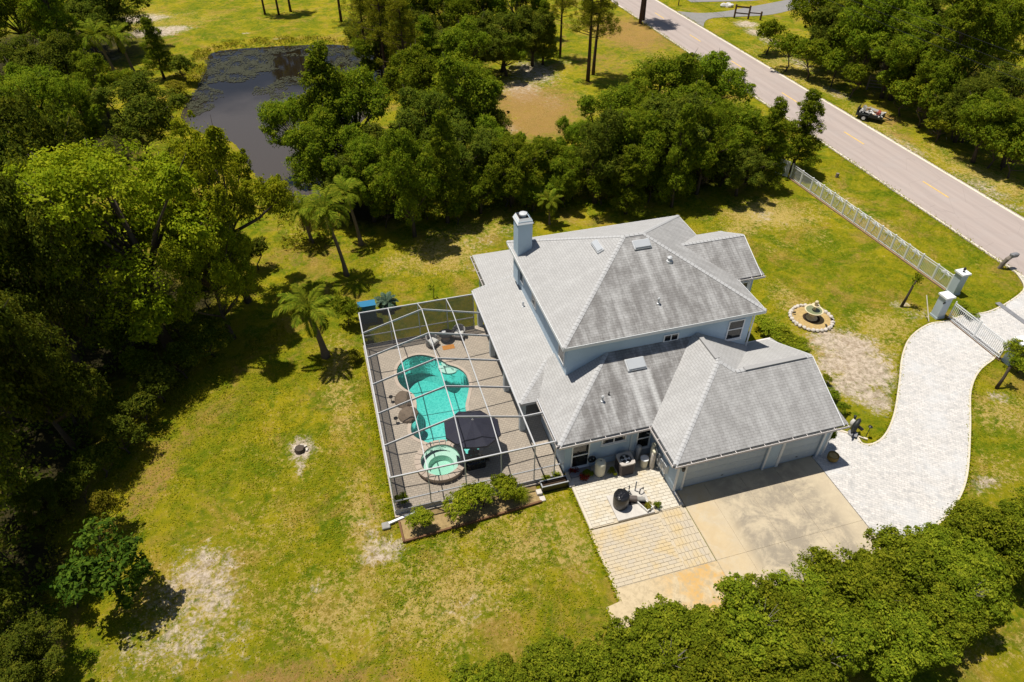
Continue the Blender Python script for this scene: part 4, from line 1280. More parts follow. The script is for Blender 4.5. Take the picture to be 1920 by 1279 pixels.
# round table and chairs under the umbrella's rear edge are hidden; the wicker set stands at the back
def wicker_chair(loc, rz, label):
    e = empty('wicker_chair', (0, 0, 0))
    tag(e, label, 'chair', 'wicker chairs at the back of the deck')
    MB().cbox(-.36, .36, -.34, .34, .20, .38, .05).build('seat', 'wicker_grey', e)
    # rounded barrel back
    vs, fs_ = [], []
    for k in range(11):
        a = R(-10 + 20 * k)
        for r_, z in ((.42, .12), (.44, .62 + .22 * math.sin(math.pi * k / 10)), (.36, .62 + .22 * math.sin(math.pi * k / 10)), (.34, .2)):
            vs.append((r_ * math.cos(a), r_ * math.sin(a), z))
    for k in range(10):
        for i in range(4):
            fs_.append((k * 4 + i, k * 4 + (i + 1) % 4, k * 4 + 4 + (i + 1) % 4, k * 4 + 4 + i))
    fs_ += [(3, 2, 1, 0), (40, 41, 42, 43)]
    mb = MB(); mb.add(vs, fs_); mb.build('backrest', 'wicker_grey', e)
    MB().cbox(-.3, .3, -.3, .26, .38, .47, .05).build('cushion', 'cushion_white', e)
    for x in (-.3, .3):
        for y in (-.28, .28):
            MB().tube([(x, y, 0), (x, y, .21)], .03, 6).build('leg', 'wicker_grey', e)
    e.location = (*loc, DZ); e.rotation_euler.z = R(rz)
wicker_chair((4.62, 34.85), 40, 'grey wicker chair with pale cushion, leftmost of the deck set')
wicker_chair((6.52, 35.2), -25, 'grey wicker chair with pale cushion, rightmost of the deck set')
tb = empty('wicker_table', (5.6, 35.2, DZ)); tag(tb, 'round dark table between the two wicker chairs', 'table')
MB().lathe([(.48, .50), (.48, .55)], (5.6, 35.2, DZ), 24).build('table_top', 'dark_metal', tb)
MB().lathe([(.30, 0), (.26, .25), (.34, .5)], (5.6, 35.2, DZ), 18).build('pedestal', 'wicker_grey', tb)
MB().lathe([(.12, .55), (.16, .62), (.13, .7)], (5.5, 35.25, DZ), 12).build('bowl', 'metal_light', tb)
tag(MB().cbox(5.2, 6.0, 34.15, 34.6, DZ, DZ + .02, .01).build('door_mat', 'mat_orange'), 'small orange mat lying before the wicker table', 'mat')
# blue cabinet behind the cage
bc = empty('storage_cabinet', (.85, 38.7, 0)); tag(bc, 'bright blue storage cabinet standing behind the screen cage', 'cabinet')
MB().box(.28, 1.42, 38.5, 39.1, 0, 1.45).build('body', 'blue_paint', bc)
for x0_, x1_ in ((.30, .84), (.86, 1.40)): MB().cbox(x0_, x1_, .06, 1.40, -.001, .025, .012, Matrix(((1, 0, 0, 0), (0, 0, -1, 38.5), (0, 1, 0, 0), (0, 0, 0, 1)))).build('door', 'blue_paint', bc)
MB().box(.24, 1.46, 38.46, 39.14, 1.45, 1.50).build('lid', 'blue_paint', bc)

# ------------------------------------------------------------------ equipment by the kitchen wall
pt = empty('pressure_tank', (11.35, 21.62, .1)); tag(pt, 'cream cylindrical pressure tank against the kitchen wall', 'tank')
MB().lathe([(.22, .10), (.25, .14), (.29, .22), (.30, .35), (.30, 1.02), (.27, 1.12), (.16, 1.19), (.04, 1.21)], (11.35, 21.62, 0), 24).build('vessel', 'cream_plastic', pt, True)
MB().tube([(11.35, 21.62, 1.2), (11.35, 21.62, 1.26)], .03, 8).build('valve', 'dark_metal', pt)
wb = empty('well_box', (11.12, 22.15, .1)); tag(wb, 'black hose reel hung on the wall behind the cream tank', 'hose reel')
hr = MB()
for k in range(4): hr.tube([(11.05 + .2 * math.cos(a), 22.18 - .03 * k, .85 + .2 * math.sin(a)) for a in np.linspace(0, 2 * math.pi, 17)], .03, 5, False)
hr.build('hose', 'dark_metal', wb)
MB().box(11.0, 11.1, 22.05, 22.3, .8, .9).build('bracket', 'dark_metal', wb)
ac = empty('air_conditioner', (12.78, 21.55, .1)); tag(ac, 'brown boxy air conditioner with open round fan top', 'air conditioner')
MB().cbox(12.36, 13.2, 21.13, 21.97, .1, .95, .07).build('cabinet', 'ac_brown', ac)
for z in np.arange(.2, .9, .07):
    MB().box(12.345, 13.215, 21.22, 21.88, z, z + .03).box(12.45, 13.11, 21.115, 21.985, z, z + .03).build('louvre', 'ac_brown', ac)
tp = MB()
A_ = [2 * math.pi * k / 24 for k in range(24)]
def sqp(a, h=.42):
    c, s_ = math.cos(a), math.sin(a)
    k = h / max(abs(c), abs(s_), .78)
    return (12.78 + c * k, 21.55 + s_ * k)
vs = [(*sqp(a, .44), .93) for a in A_] + [(*sqp(a, .44), 1.02) for a in A_] + [(12.78 + .33 * math.cos(a), 21.55 + .33 * math.sin(a), 1.02) for a in A_] + [(12.78 + .31 * math.cos(a), 21.55 + .31 * math.sin(a), .72) for a in A_]
fs_ = []
for j in range(3):
    fs_ += [(j * 24 + k, j * 24 + (k + 1) % 24, (j + 1) * 24 + (k + 1) % 24, (j + 1) * 24 + k) for k in range(24)]
tp.add(vs, fs_); tp.build('top_frame', 'ac_top', ac)
MB().lathe([(.32, .96), (.30, .955)], (12.78, 21.55, 0), 24).build('fan_well', 'black_plastic', ac)
fn = MB()
for k in range(4):
    a = k * math.pi / 2
    fn.add([(12.78 + .06 * math.cos(a), 21.55 + .06 * math.sin(a), .99), (12.78 + .28 * math.cos(a - .35), 21.55 + .28 * math.sin(a - .35), .965), (12.78 + .28 * math.cos(a + .35), 21.55 + .28 * math.sin(a + .35), 1.0)], [(0, 1, 2)])
fn.build('fan_blade', 'metal_light', ac)
MB().lathe([(.08, .96), (.08, 1.02), (.03, 1.04)], (12.78, 21.55, 0), 12).build('fan_hub', 'metal_light', ac)
def softener(name, c, r_, h, mat, label, head=True):
    e = empty(name, (*c, .1)); tag(e, label, 'tank')
    MB().lathe([(r_ * .9, .1), (r_, .16), (r_, h - .12), (r_ * .8, h - .03), (r_ * .3, h)], (*c, 0), 18).build('vessel', mat, e, True)
    if head:
        MB().cbox(c[0] - .09, c[0] + .09, c[1] - .11, c[1] + .11, h - .01, h + .17, .03).build('control_head', 'black_plastic' if 'black' in label else 'cream_plastic', e)
    return e
softener('softener_tank', (14.30, 21.25), .135, 1.35, 'stone_pale', 'tall pale water softener cylinder nearest the patio', True)
softener('softener_tank', (14.42, 21.62), .135, 1.5, 'cream_plastic', 'tall cream cylinder with yellow head behind the pale softener', True)
softener('softener_tank', (13.78, 22.02), .15, 1.25, 'pipe_grey', 'grey cylinder in the shade by the narrow kitchen window', False)
bt = empty('brine_tank', (13.92, 21.48, .1)); tag(bt, 'short cream brine tub with flat white lid', 'tub')
MB().lathe([(.21, .1), (.225, .72)], (13.92, 21.48, 0), 22).build('tub', 'cream_plastic', bt)
MB().lathe([(.24, .72), (.24, .77), (.2, .79)], (13.92, 21.48, 0), 22).build('lid', 'trim_white', bt)
for y_, h0, h1, w_, lb in ((20.35, .75, 1.35, .36, 'pale electric meter box nearest the garage corner'), (20.75, .7, 1.25, .3, 'pale electric meter box in the middle of the row'), (21.05, .6, 1.4, .16, 'narrow grey conduit box beside the softeners')):
    e = empty('meter_box', (14.6, y_, h0)); tag(e, lb, 'electric box', 'boxes on the garage side wall')
    MB().cbox(14.46, 14.68, y_ - w_ / 2, y_ + w_ / 2, h0, h1, .02).build('case', 'pipe_white' if 'pale' in lb else 'pipe_grey', e)
    MB().tube([(14.42, y_, (h0 + h1) / 2), (14.47, y_, (h0 + h1) / 2)], .09, 12).build('dial', 'metal_light', e)
    MB().tube([(14.60, y_, h0), (14.60, y_, .1)], .03, 6).build('conduit', 'pipe_grey', e)
tag(MB().tube([(14.55, 21.3, 1.1), (14.5, 21.6, 1.6), (14.45, 22.1, 1.9), (14.2, 22.22, 1.95)], .03, 6).build('wall_pipe', 'pipe_grey'), 'thin grey pipe climbing the wall behind the softeners', 'pipe')
tag(MB().tube([(11.2, 22.22, .62), (12.0, 22.22, .68), (13.4, 22.2, .75)], .025, 6).build('wall_pipe', 'pipe_grey'), 'thin grey pipe along the kitchen wall behind the tank', 'pipe')
# filter, pump and pipework on the concrete pad
struct(MB().cbox(11.15, 13.22, 18.47, 20.12, -.05, .16, .02).build('equipment_pad', 'concrete_pad'), 'rough concrete pad under the pool filter')
pf = empty('pool_filter', (11.62, 19.35, .16)); tag(pf, 'black barrel shaped pool filter with crumpled black cover', 'pool filter')
MB().lathe([(.36, .16), (.40, .25), (.42, .6), (.42, .95), (.37, 1.08)], (11.62, 19.35, 0), 24).build('barrel', 'black_plastic', pf, True)
rock(MB(), (11.62, 19.35, 1.04), (.40, .40, .16), 21, 1.0).build('crumpled_cover', 'black_bag', pf)
pm = empty('pool_pump', (12.45, 19.35, .16)); tag(pm, 'brown pool pump with grey motor on the pad', 'pump')
MB().tube([(12.15, 19.5, .36), (12.55, 19.35, .36)], .17, 14).build('strainer', 'ac_brown', pm)
MB().tube([(12.55, 19.35, .36), (12.95, 19.2, .36)], .13, 14).build('motor', 'junk_grey', pm)
MB().box(12.1, 12.95, 19.2, 19.5, .16, .24).build('base', 'black_plastic', pm)
MB().tube([(12.62, 18.95, .24), (12.95, 18.85, .24), (12.95, 18.55, .24)], .04, 8).build('outlet', 'black_plastic', pm)
for pts, lb, mt in (([(12.0, 19.9, .16), (12.0, 19.9, .75), (12.35, 19.95, .78), (12.35, 19.95, .2)], 'dark looped pipe standing behind the pump', 'black_plastic'), ([(12.75, 20.0, .16), (12.75, 20.0, .95)], 'thin upright pipe at the pad rear corner', 'pipe_grey'), ([(12.9, 19.75, .16), (12.9, 19.75, .55), (13.1, 19.8, .55), (13.12, 19.82, .4)], 'bent dark pipe right of the pump', 'black_plastic'), ([(12.3, 19.65, .5), (12.2, 19.7, .8), (11.95, 19.6, .8)], 'short elbow pipe joining filter and pump', 'pipe_grey')):
    tag(MB().tube(pts, .035, 8).build('pump_pipe', mt), lb, 'pipe', 'pool pipework')
tr_ = empty('plastic_tray', (12.9, 18.9, .16)); tag(tr_, 'open white plastic tray beside the pump', 'tray')
tm = Matrix.Translation((12.85, 18.95, .17)) @ Matrix.Rotation(R(22), 4, 'Z')
MB().box(-.2, .2, -.36, .36, 0, .02, tm).build('bottom', 'dark_soil', tr_)
MB().box(-.22, -.18, -.38, .38, 0, .16, tm).box(.18, .22, -.38, .38, 0, .16, tm).box(-.18, .18, -.38, -.34, 0, .16, tm).box(-.18, .18, .34, .38, 0, .16, tm).build('rim', 'pipe_white', tr_)
# stone step and block by the kitchen window, trough planter
tag(MB().cbox(9.75, 11.0, 21.75, 22.24, .06, .22, .03).build('stone_step', 'patina_grey'), 'grey stone step under the tall kitchen window', 'step')
pb = empty('planter_trough', (8.7, 21.5, 0)); tag(pb, 'long black trough planter at the cage corner', 'planter')
MB().box(7.95, 9.42, 21.32, 21.36, 0, .5).box(7.95, 9.42, 21.68, 21.72, 0, .5).box(7.95, 7.99, 21.36, 21.68, 0, .5).box(9.38, 9.42, 21.36, 21.68, 0, .5).build('side_board', 'black_plastic', pb)
MB().box(7.92, 9.45, 21.29, 21.35, .48, .53).box(7.92, 9.45, 21.69, 21.75, .48, .53).box(7.92, 7.98, 21.35, 21.69, .48, .53).box(9.39, 9.45, 21.35, 21.69, .48, .53).build('rim', 'pipe_grey', pb)
MB().box(7.99, 9.38, 21.36, 21.68, .1, .42).build('soil', 'dark_soil', pb)
for c, lb in (((7.78, 21.35), 'pale concrete block left of the trough planter'), ((9.62, 21.35), 'pale concrete block right of the trough planter'), ((7.85, 20.95), 'flat paving stone in the grass below the trough')):
    tag(MB().cbox(c[0] - .15, c[0] + .15, c[1] - .16, c[1] + .16, 0, .2 if 'block' in lb else .08, .02).build('concrete_block', 'stone_pale'), lb, 'block')
# timber edging of the bed, white drain pipe
ed = empty('bed_edging', (4, 20.6, 0)); tag(ed, 'brown timber edging around the shrub bed', 'edging')
for a, b in (((.35, 20.35), (2.4, 20.46)), ((2.42, 20.46), (5.0, 20.6)), ((5.02, 20.6), (7.75, 20.78)), ((.32, 20.33), (.28, 21.6))):
    MB().bar((*a, .06), (*b, .06), .10, .14).build('timber', 'wood_edge', ed)
struct(MB().prism([(.35, 20.38), (2.4, 20.5), (5.0, 20.64), (7.75, 20.82), (7.75, 21.95), (.3, 21.95)], -.1, .035).build('mulch_bed', 'bed_soil'), 'brown mulch bed in front of the cage')
dr = empty('drain_pipe', (-.2, 21.65, 0)); tag(dr, 'white drain pipe at the front corner of the cage', 'drain pipe')
MB().bar((1.2, 21.93, .1), (-.25, 21.62, .08), .12, .10).build('pipe', 'trim_white', dr)
MB().cbox(-.62, -.2, 21.35, 21.75, 0, .12, .03).build('splash_block', 'junk_grey', dr)
# stump with loose bricks on the lawn
st = empty('tree_stump', (-4.4, 27.95, 0)); tag(st, 'cut grey stump in a bare sandy patch of lawn', 'stump')
MB().lathe([(.34, -.1), (.27, .08), (.25, .22), (.05, .23)], (-4.4, 27.95, 0), 16, .12, random.Random(4)).build('stump_wood', 'bark', st)
for k, (dx, dy, a) in enumerate(((.28, .22, 20), (.38, -.05, 75), (.1, .34, -30), (-.25, .26, 50))):
    tag(MB().cbox(-.11, .11, -.055, .055, .0, .07, .01, Matrix.Translation((-4.4 + dx, 27.95 + dy, .0)) @ Matrix.Rotation(R(a), 4, 'Z')).build('loose_brick', 'stone_pale'), ('small loose brick behind the lawn stump on its right', 'small loose brick right of the lawn stump', 'small loose brick straight behind the lawn stump', 'small loose brick behind the lawn stump on its left')[k], 'brick', 'bricks by the stump')

# ------------------------------------------------------------------ front yard
FC = (30.95, 30.5)
fo = empty('fountain', (*FC, 0)); tag(fo, 'cream stone tiered fountain inside a ring of white stones', 'fountain')
MB().lathe([(.42, 0), (.40, .12), (.2, .2), (.15, .5), (.22, .58), (.62, .72), (.66, .80), (.58, .80), (.5, .73), (.1, .72)], (*FC, 0), 24).build('basin', 'stone_cream', fo, True)
MB().lathe([(.55, .77), (.54, .775)], (*FC, 0), 24).build('water', 'fountain_water', fo)
MB().lathe([(.12, .7), (.09, .95), (.10, 1.05), (.26, 1.14), (.28, 1.2), (.2, 1.2), (.08, 1.16)], (*FC, 0), 18).build('upper_bowl', 'stone_cream', fo, True)
MB().lathe([(.09, 1.15), (.12, 1.25), (.10, 1.36), (.14, 1.44), (.09, 1.54), (.02, 1.56)], (*FC, 0), 12).build('finial', 'stone_cream', fo, True)
MB().lathe([(.60, .03), (.58, .07)], (*FC, 0), 24).build('sump', 'dark_soil', fo)
struct(MB().prism([(FC[0] + 1.32 * math.cos(a), FC[1] + 1.32 * math.sin(a)) for a in np.linspace(0, 2 * math.pi, 32, endpoint=False)], -.1, .05).build('gravel_bed', 'gravel_gold'), 'golden gravel bed around the fountain')
for k in range(30):
    a = 2 * math.pi * k / 30
    tag(rock(MB(), (FC[0] + 1.42 * math.cos(a), FC[1] + 1.42 * math.sin(a), .08), (.17, .17, .16), 40 + k, .9, 2).build('edging_stone', 'stone_pale'), 'pale rounded stone in the ring around the fountain', 'stone', 'ring stones of the fountain')
for c, lb in (((29.95, 31.25), 'small black spotlight at the far left of the fountain ring'), ((32.15, 29.75), 'small black spotlight at the right of the fountain ring'), ((31.3, 29.25), 'small black spotlight at the front of the fountain ring')):
    e = empty('spotlight', (*c, .05)); tag(e, lb, 'spotlight', 'fountain spotlights')
    MB().tube([(*c, .0), (*c, .2)], .015, 6).build('stake', 'dark_metal', e)
    MB().tube([(c[0], c[1], .2), (c[0] + (FC[0] - c[0]) * .12, c[1] + (FC[1] - c[1]) * .12, .26)], .06, 8).build('lamp_head', 'dark_metal', e)

# gate columns
def column(c, label, light=True, s=.31, h=1.75):
    e = empty('gate_column', (*c, 0)); tag(e, label, 'column', 'gate columns')
    MB().cbox(c[0] - s, c[0] + s, c[1] - s, c[1] + s, -.1, h, .02).build('shaft', 'trim_blue', e)
    cp = MB().box(c[0] - s - .08, c[0] + s + .08, c[1] - s - .08, c[1] + s + .08, h, h + .13).build('cap', 'trim_white', e)
    MB().box(c[0] - s - .03, c[0] + s + .03, c[1] - s - .03, c[1] + s + .03, -.05, .12).build('plinth', 'trim_blue', e)
    if light:
        l_ = MB().lathe([(.07, h + .13), (.07, h + .2), (.02, h + .22), (.02, h + .28), (.10, h + .3), (.08, h + .46), (.02, h + .52)], (*c, 0), 10).build('lantern', 'dark_metal', e)
    return e
column((39.75, 28.3), 'white capped column at the left side of the gate', False)
column((42.95, 30.3), 'white capped column with lantern at the end of the front fence')
column((40.75, 22.95), 'white capped column at the right side of the gate', False)
for c, lb in (((39.45, 28.0, 1.45), 'small dark camera on the left gate column'), ((40.42, 22.7, 1.45), 'small dark camera on the right gate column')):
    e = empty('camera_unit', c); tag(e, lb, 'camera')
    MB().tube([c, (c[0] - .16, c[1] - .06, c[2])], .05, 8).build('housing', 'dark_metal', e)
    MB().box(c[0], c[0] + .06, c[1] - .04, c[1] + .04, c[2] - .05, c[2] + .05).build('mount', 'dark_metal', e)
tag(MB().tube([(38.75, 29.0, 1.55), (38.7, 27.9, .05)], .035, 6).build('leaning_pole', 'pollen_line'), 'cream pole leaning beside the left gate column', 'pole')

# picket fence
def picket_me(h, r_=.013): return MB().box(-r_, r_, -r_, r_, 0, h).mesh('picket', 'trim_white')
PK = picket_me(1.28)
def palm_emblem(mat='trim_white'):
    mb = MB()
    mb.tube([(-.05, 0, .35), (0, 0, .6), (.03, 0, .85)], [.035, .03, .025], 6)
    for k in range(7):
        a = R(-20 + 220 * k / 6)
        mb.tube([(.03, 0, .85), (.03 + .16 * math.cos(a), 0, .85 + .13 * math.sin(a) + .05), (.03 + .27 * math.cos(a), 0, .85 + .14 * math.sin(a) - .05)], [.03, .045, .008], 5)
    return mb.mesh('palm_emblem', mat)
PE = palm_emblem()
def fence_run(name, label, a, b, npan, h=1.35, emblem=False, pick=11):
    a, b = Vector((*a, 0)), Vector((*b, 0))
    d = b - a
    ang = math.atan2(d.y, d.x)
    e = empty(name, (a.x, a.y, 0)); tag(e, label, 'fence')
    w = WL[e.name]
    up_ = Vector((0, 0, 1))
    for k in range(npan + 1):
        p = a + d * (k / npan)
        MB().box(p.x - .05, p.x + .05, p.y - .05, p.y + .05, -.05, h + .08).build('post', 'trim_white', e)
    for k in range(npan):
        p, q = a + d * (k / npan), a + d * ((k + 1) / npan)
        for z in (.12, h - .18, h):
            MB().bar(p + up_ * z, q + up_ * z, .035, .04).build('rail', 'trim_white', e)
        for i in range(1, pick):
            o = bpy.data.objects.new('picket', PK)
            COL.objects.link(o); o.parent = e
            o.location = p.lerp(q, i / pick) + up_ * .08 - w
            o.rotation_euler.z = ang
        if emblem and k not in (0, 1, npan - 2):
            o = bpy.data.objects.new('palm_emblem', PE)
            COL.objects.link(o); o.parent = e
            o.location = p.lerp(q, .5) - w + Vector((-.03, 0, 0))
            o.rotation_euler.z = ang
            o.scale = (1.5, 1.6, 1.3)
    return e
fence_run('picket_fence', 'long white picket fence with palm tree emblems along the road verge', (41.85, 49.7), (42.72, 30.65), 13, 1.35, True, 11)
fence_run('picket_fence', 'short white picket fence right of the gate', (41.2, 22.8), (47.5, 20.6), 4, 1.35, False, 11)
tag(MB().bar((41.7, 49.9, .75), (41.1, 51.2, .75), .05, 1.5).build('fence_board', 'trim_white'), 'solid white fence board at the far end of the picket fence', 'fence board')
# kerb under the fence
struct(MB().bar((41.75, 49.7, .02), (42.62, 30.7, .02), .12, .10).build('fence_kerb', 'kerb_rust'), 'brown kerb along the foot of the fence')
struct(MB().bar((41.3, 22.55, .02), (47.5, 20.35, .02), .12, .10).build('fence_kerb', 'kerb_rust'), 'brown kerb along the foot of the short fence')
# gate: two leaves of white pickets
for y0_, y1_, lb in ((27.85, 25.63, 'left leaf of the white picket driveway gate'), (25.57, 23.4, 'right leaf of the white picket driveway gate')):
    e = empty('gate_leaf', (40.32, y0_, .1)); tag(e, lb, 'gate', 'driveway gate leaves')
    for z in (.12, .35, 1.2, 1.35):
        MB().bar((40.32, y0_, z), (40.32, y1_, z), .04, .045).build('rail', 'trim_white', e)
    for y_ in (y0_, y1_): MB().box(40.29, 40.35, y_ - .03, y_ + .03, .08, 1.5).build('stile', 'trim_white', e)
    k = 16
    for i in range(1, k):
        o = bpy.data.objects.new('picket', PK); COL.objects.link(o); o.parent = e
        o.location = Vector((40.32, y0_ + (y1_ - y0_) * i / k, .12)) - WL[e.name]
# weathered mailbox by the road
mbx = empty('mailbox', (49.1, 31.95, 0)); tag(mbx, 'grey curved mailbox leaning over the road edge', 'mailbox')
MB().tube([(48.95, 32.0, -.05), (49.0, 31.95, .45), (49.12, 31.9, .85), (49.4, 31.85, 1.12)], [.16, .15, .17, .13], 10).build('post', 'bark_pale', mbx)
MB().cbox(49.2, 49.85, 31.68, 32.02, 1.05, 1.36, .08).build('box', 'patina_grey', mbx)
MB().box(49.84, 49.87, 31.72, 31.98, 1.07, 1.3).build('door', 'junk_grey', mbx)
# stump post on the verge
tag(MB().lathe([(.16, -.05), (.15, .38), (.02, .4)], (46.26, 48.63) + (0,), 12).build('log_post', 'bark_pale'), 'short round log standing on the road verge', 'post')
# pots and statue by the garage corner
po_ = empty('flower_pot', (24.35, 19.0, .05)); tag(po_, 'round golden brown pot at the garage corner', 'pot')
MB().lathe([(.2, .05), (.29, .18), (.31, .3), (.27, .42), (.31, .46), (.26, .46), (.24, .38), (.02, .37)], (24.35, 19.0, 0), 20).build('body', 'terracotta', po_, True)
MB().lathe([(.24, .40), (.23, .41)], (24.35, 19.0, 0), 16).build('soil', 'gravel_gold', po_)
sg = empty('garden_statue', (26.75, 20.35, .05)); tag(sg, 'dark grey dolphin statue standing beside the driveway bend', 'statue')
MB().lathe([(.3, 0), (.28, .12), (.16, .2)], (26.75, 20.35, 0), 14).build('plinth', 'patina_grey', sg)
MB().tube([(26.70, 20.35, .15), (26.62, 20.32, .5), (26.72, 20.38, .8), (26.95, 20.5, 1.0), (27.12, 20.62, .95)], [.10, .16, .17, .12, .03], 10).build('body', 'trailer_dark', sg, True)
MB().bar((26.45, 20.2, .62), (26.25, 20.05, .8), .05, .22).bar((26.85, 20.3, .7), (27.0, 20.05, .6), .05, .2).build('fin', 'trailer_dark', sg)
MB().bar((26.72, 20.22, .3), (26.55, 20.05, .2), .3, .06).build('tail', 'patina_grey', sg)
ss = empty('statue_head', (26.98, 20.8, 0)); tag(ss, 'small pale bird figure behind the dark statue', 'statue')
MB().tube([(27.0, 20.85, .0), (27.0, 20.85, .45), (27.06, 20.9, .7)], [.10, .15, .05], 10).build('body', 'junk_white', ss, True)
MB().tube([(27.05, 20.88, .66), (27.1, 20.98, .86)], [.06, .09], 8).build('head', 'trailer_dark', ss, True)
sl = empty('solar_lamp', (27.35, 19.95, 0)); tag(sl, 'thin black garden lamp at the driveway bend', 'lamp')
MB().tube([(27.35, 19.95, 0), (27.4, 20.0, .75)], .02, 6).build('pole', 'dark_metal', sl)
MB().lathe([(.04, .72), (.12, .8), (.12, .84), (.03, .9)], (27.4, 20.0, 0), 10).build('lamp_head', 'dark_metal', sl)
struct(MB().bar((25.4, 21.5, .04), (27.3, 19.75, .04), .12, .1).build('bed_kerb', 'drive_border'), 'pale kerb of the small bed by the garage')

# ------------------------------------------------------------------ across the road
tl = empty('utility_trailer', (0, 0, 0)); tag(tl, 'small dark utility trailer heaped with debris beside the road', 'trailer')
MB().box(-1.35, 1.35, -.72, .72, .42, .5).build('bed', 'trailer_dark', tl)
for y_ in (-.74, .70): MB().box(-1.35, 1.35, y_, y_ + .04, .5, .78).build('side_panel', 'trailer_dark', tl)
MB().box(-1.38, -1.34, -.72, .72, .3, 1.25).build('tailgate', 'trailer_dark', tl)
MB().bar((1.35, .5, .44), (2.3, 0, .44), .08, .08).bar((1.35, -.5, .44), (2.3, 0, .44), .08, .08).build('drawbar', 'trailer_dark', tl)
for y_ in (-.86, .86):
    w_ = MB().tube([(-.45, y_ - .09, .33), (-.45, y_ + .09, .33)], .33, 20).build('wheel', 'tyre', tl)
    MB().tube([(-.45, y_ - .10, .33), (-.45, y_ + .10, .33)], .19, 14).build('rim', 'rim_white', w_)
    MB().bar((-.9, y_, .70), (0, y_, .70), .24, .03).build('mudguard', 'trailer_dark', tl)
tl.location = (58.35, 59.55, -.02); tl.rotation_euler.z = R(-52)
TMx = Matrix.Translation((58.35, 59.55, -.02)) @ Matrix.Rotation(R(-52), 4, 'Z')
q = random.Random(5)
for k in range(38):
    mt = ['junk_grey', 'junk_white', 'junk_wood', 'junk_white', 'junk_grey', 'junk_white', 'junk_wood', 'junk_white', 'junk_grey', 'junk_red'][k % 10]
    c = (q.uniform(-1.1, 1.15), q.uniform(-.5, .5), .55 + q.uniform(0, .5))
    sz = (q.uniform(.12, .5), q.uniform(.05, .2), q.uniform(.04, .16))
    m_ = TMx @ Matrix.Translation(c) @ Euler((q.uniform(-.5, .5), q.uniform(-.5, .5), q.uniform(0, 3.1))).to_matrix().to_4x4()
    tag(MB().cbox(-sz[0], sz[0], -sz[1], sz[1], -sz[2], sz[2], .02, m_).build('debris_piece', mt), 'piece of scrap heaped on the utility trailer', 'debris', 'debris on the trailer')
fm = empty('timber_frame', (65.3, 97.5, 0)); tag(fm, 'low dark timber sign frame beside the side road', 'frame')
for p_ in ((64.2, 98.6), (65.9, 97.4), (67.4, 96.4)): MB().box(p_[0] - .1, p_[0] + .1, p_[1] - .1, p_[1] + .1, -.1, 1.9 if p_[0] < 66.5 else 1.2).build('post', 'cedar', fm)
MB().bar((64.2, 98.6, 1.6), (65.9, 97.4, 1.6), .1, .22).bar((64.2, 98.6, .7), (65.9, 97.4, .7), .1, .16).bar((65.9, 97.4, .9), (67.4, 96.4, .9), .1, .14).build('rail', 'cedar', fm)
for k, (c, r_) in enumerate((((65.87, 104.73), .5), ((66.45, 104.57), .6), ((66.79, 104.16), .45))):
    tag(rock(MB(), (*c, .15), (r_ * 1.3, r_, r_), 90 + k, .8, 2).build('white_rock', 'junk_white'), ('left', 'middle', 'right')[k] + ' white rock of the three on the far grass strip', 'rock', 'white rocks')
m2 = empty('mailbox', (*(59.08, 107.24), 0)); tag(m2, 'small dark mailbox by the far road edge', 'mailbox')
c = (59.08, 107.24)
MB().box(c[0] - .06, c[0] + .06, c[1] - .06, c[1] + .06, -.1, 1.1).build('post', 'cedar', m2)
MB().cbox(c[0] - .35, c[0] + .25, c[1] - .15, c[1] + .15, 1.1, 1.45, .06).build('box', 'dark_metal', m2)
# a cut wooden gate half hidden in the right-hand trees
wg = empty('wooden_gate', (65.0, 66.5, 0)); tag(wg, 'grey wooden farm gate half hidden among the right hand trees', 'gate')
for z in (.4, .75, 1.1, 1.45): MB().bar((64.0, 67.3, z), (66.2, 65.6, z), .04, .12).build('board', 'bark_pale', wg)
for p_ in ((64.0, 67.3), (66.2, 65.6)): MB().box(p_[0] - .07, p_[0] + .07, p_[1] - .07, p_[1] + .07, -.1, 1.7).build('post', 'bark_pale', wg)
# overhead wires crossing the far right corner
for k, (zz, xx) in enumerate(((11.5, 60.5), (10.6, 60.5), (9.8, 60.2))):
    tag(MB().tube([(xx, y_, zz - 1.2 * (1 - ((y_ - 60) / 55) ** 2)) for y_ in np.linspace(5, 115, 23)], .02, 5).build('power_line', 'dark_metal'), ('highest', 'middle', 'lowest')[k] + ' overhead wire running along the far side of the road', 'wire', 'overhead wires')

# ------------------------------------------------------------------ vegetation
NR = np.random.default_rng(7)
def unit(v): return v / np.maximum(np.linalg.norm(v, axis=-1, keepdims=True), 1e-9)
def leaf_mesh(name, P, Nn, S, mat, aspect=.55, lv=None, pv=None, rs=None, fold=.18, droop=None):
    rs = rs or NR
    n = len(P)
    Nn = unit(Nn)
    a = rs.normal(size=(n, 3))
    if droop is not None:
        a = a * .6 + droop
    Tn = unit(a - (a * Nn).sum(1, keepdims=True) * Nn)
    B = np.cross(Nn, Tn)
    s = S[:, None]
    V = np.empty((n, 4, 3), np.float32)
    V[:, 0] = P - Tn * s * .5
    V[:, 1] = P + B * s * aspect * .5 + Nn * s * fold * .5 + Tn * s * .05
    V[:, 2] = P + Tn * s * .5
    V[:, 3] = P - B * s * aspect * .5 + Nn * s * fold * .5 + Tn * s * .05
    F = np.arange(n * 4).reshape(n, 4)
    me = np_mesh(name, V.reshape(-1, 3), F, 4)
    for k, d in (('lv', lv if lv is not None else rs.random(n)), ('pv', pv if pv is not None else rs.random(n))):
        at = me.attributes.new(k, 'FLOAT', 'FACE')
        at.data.foreach_set('value', np.asarray(d, np.float32))
    me.materials.append(MATS[mat] if mat else None)
    return me
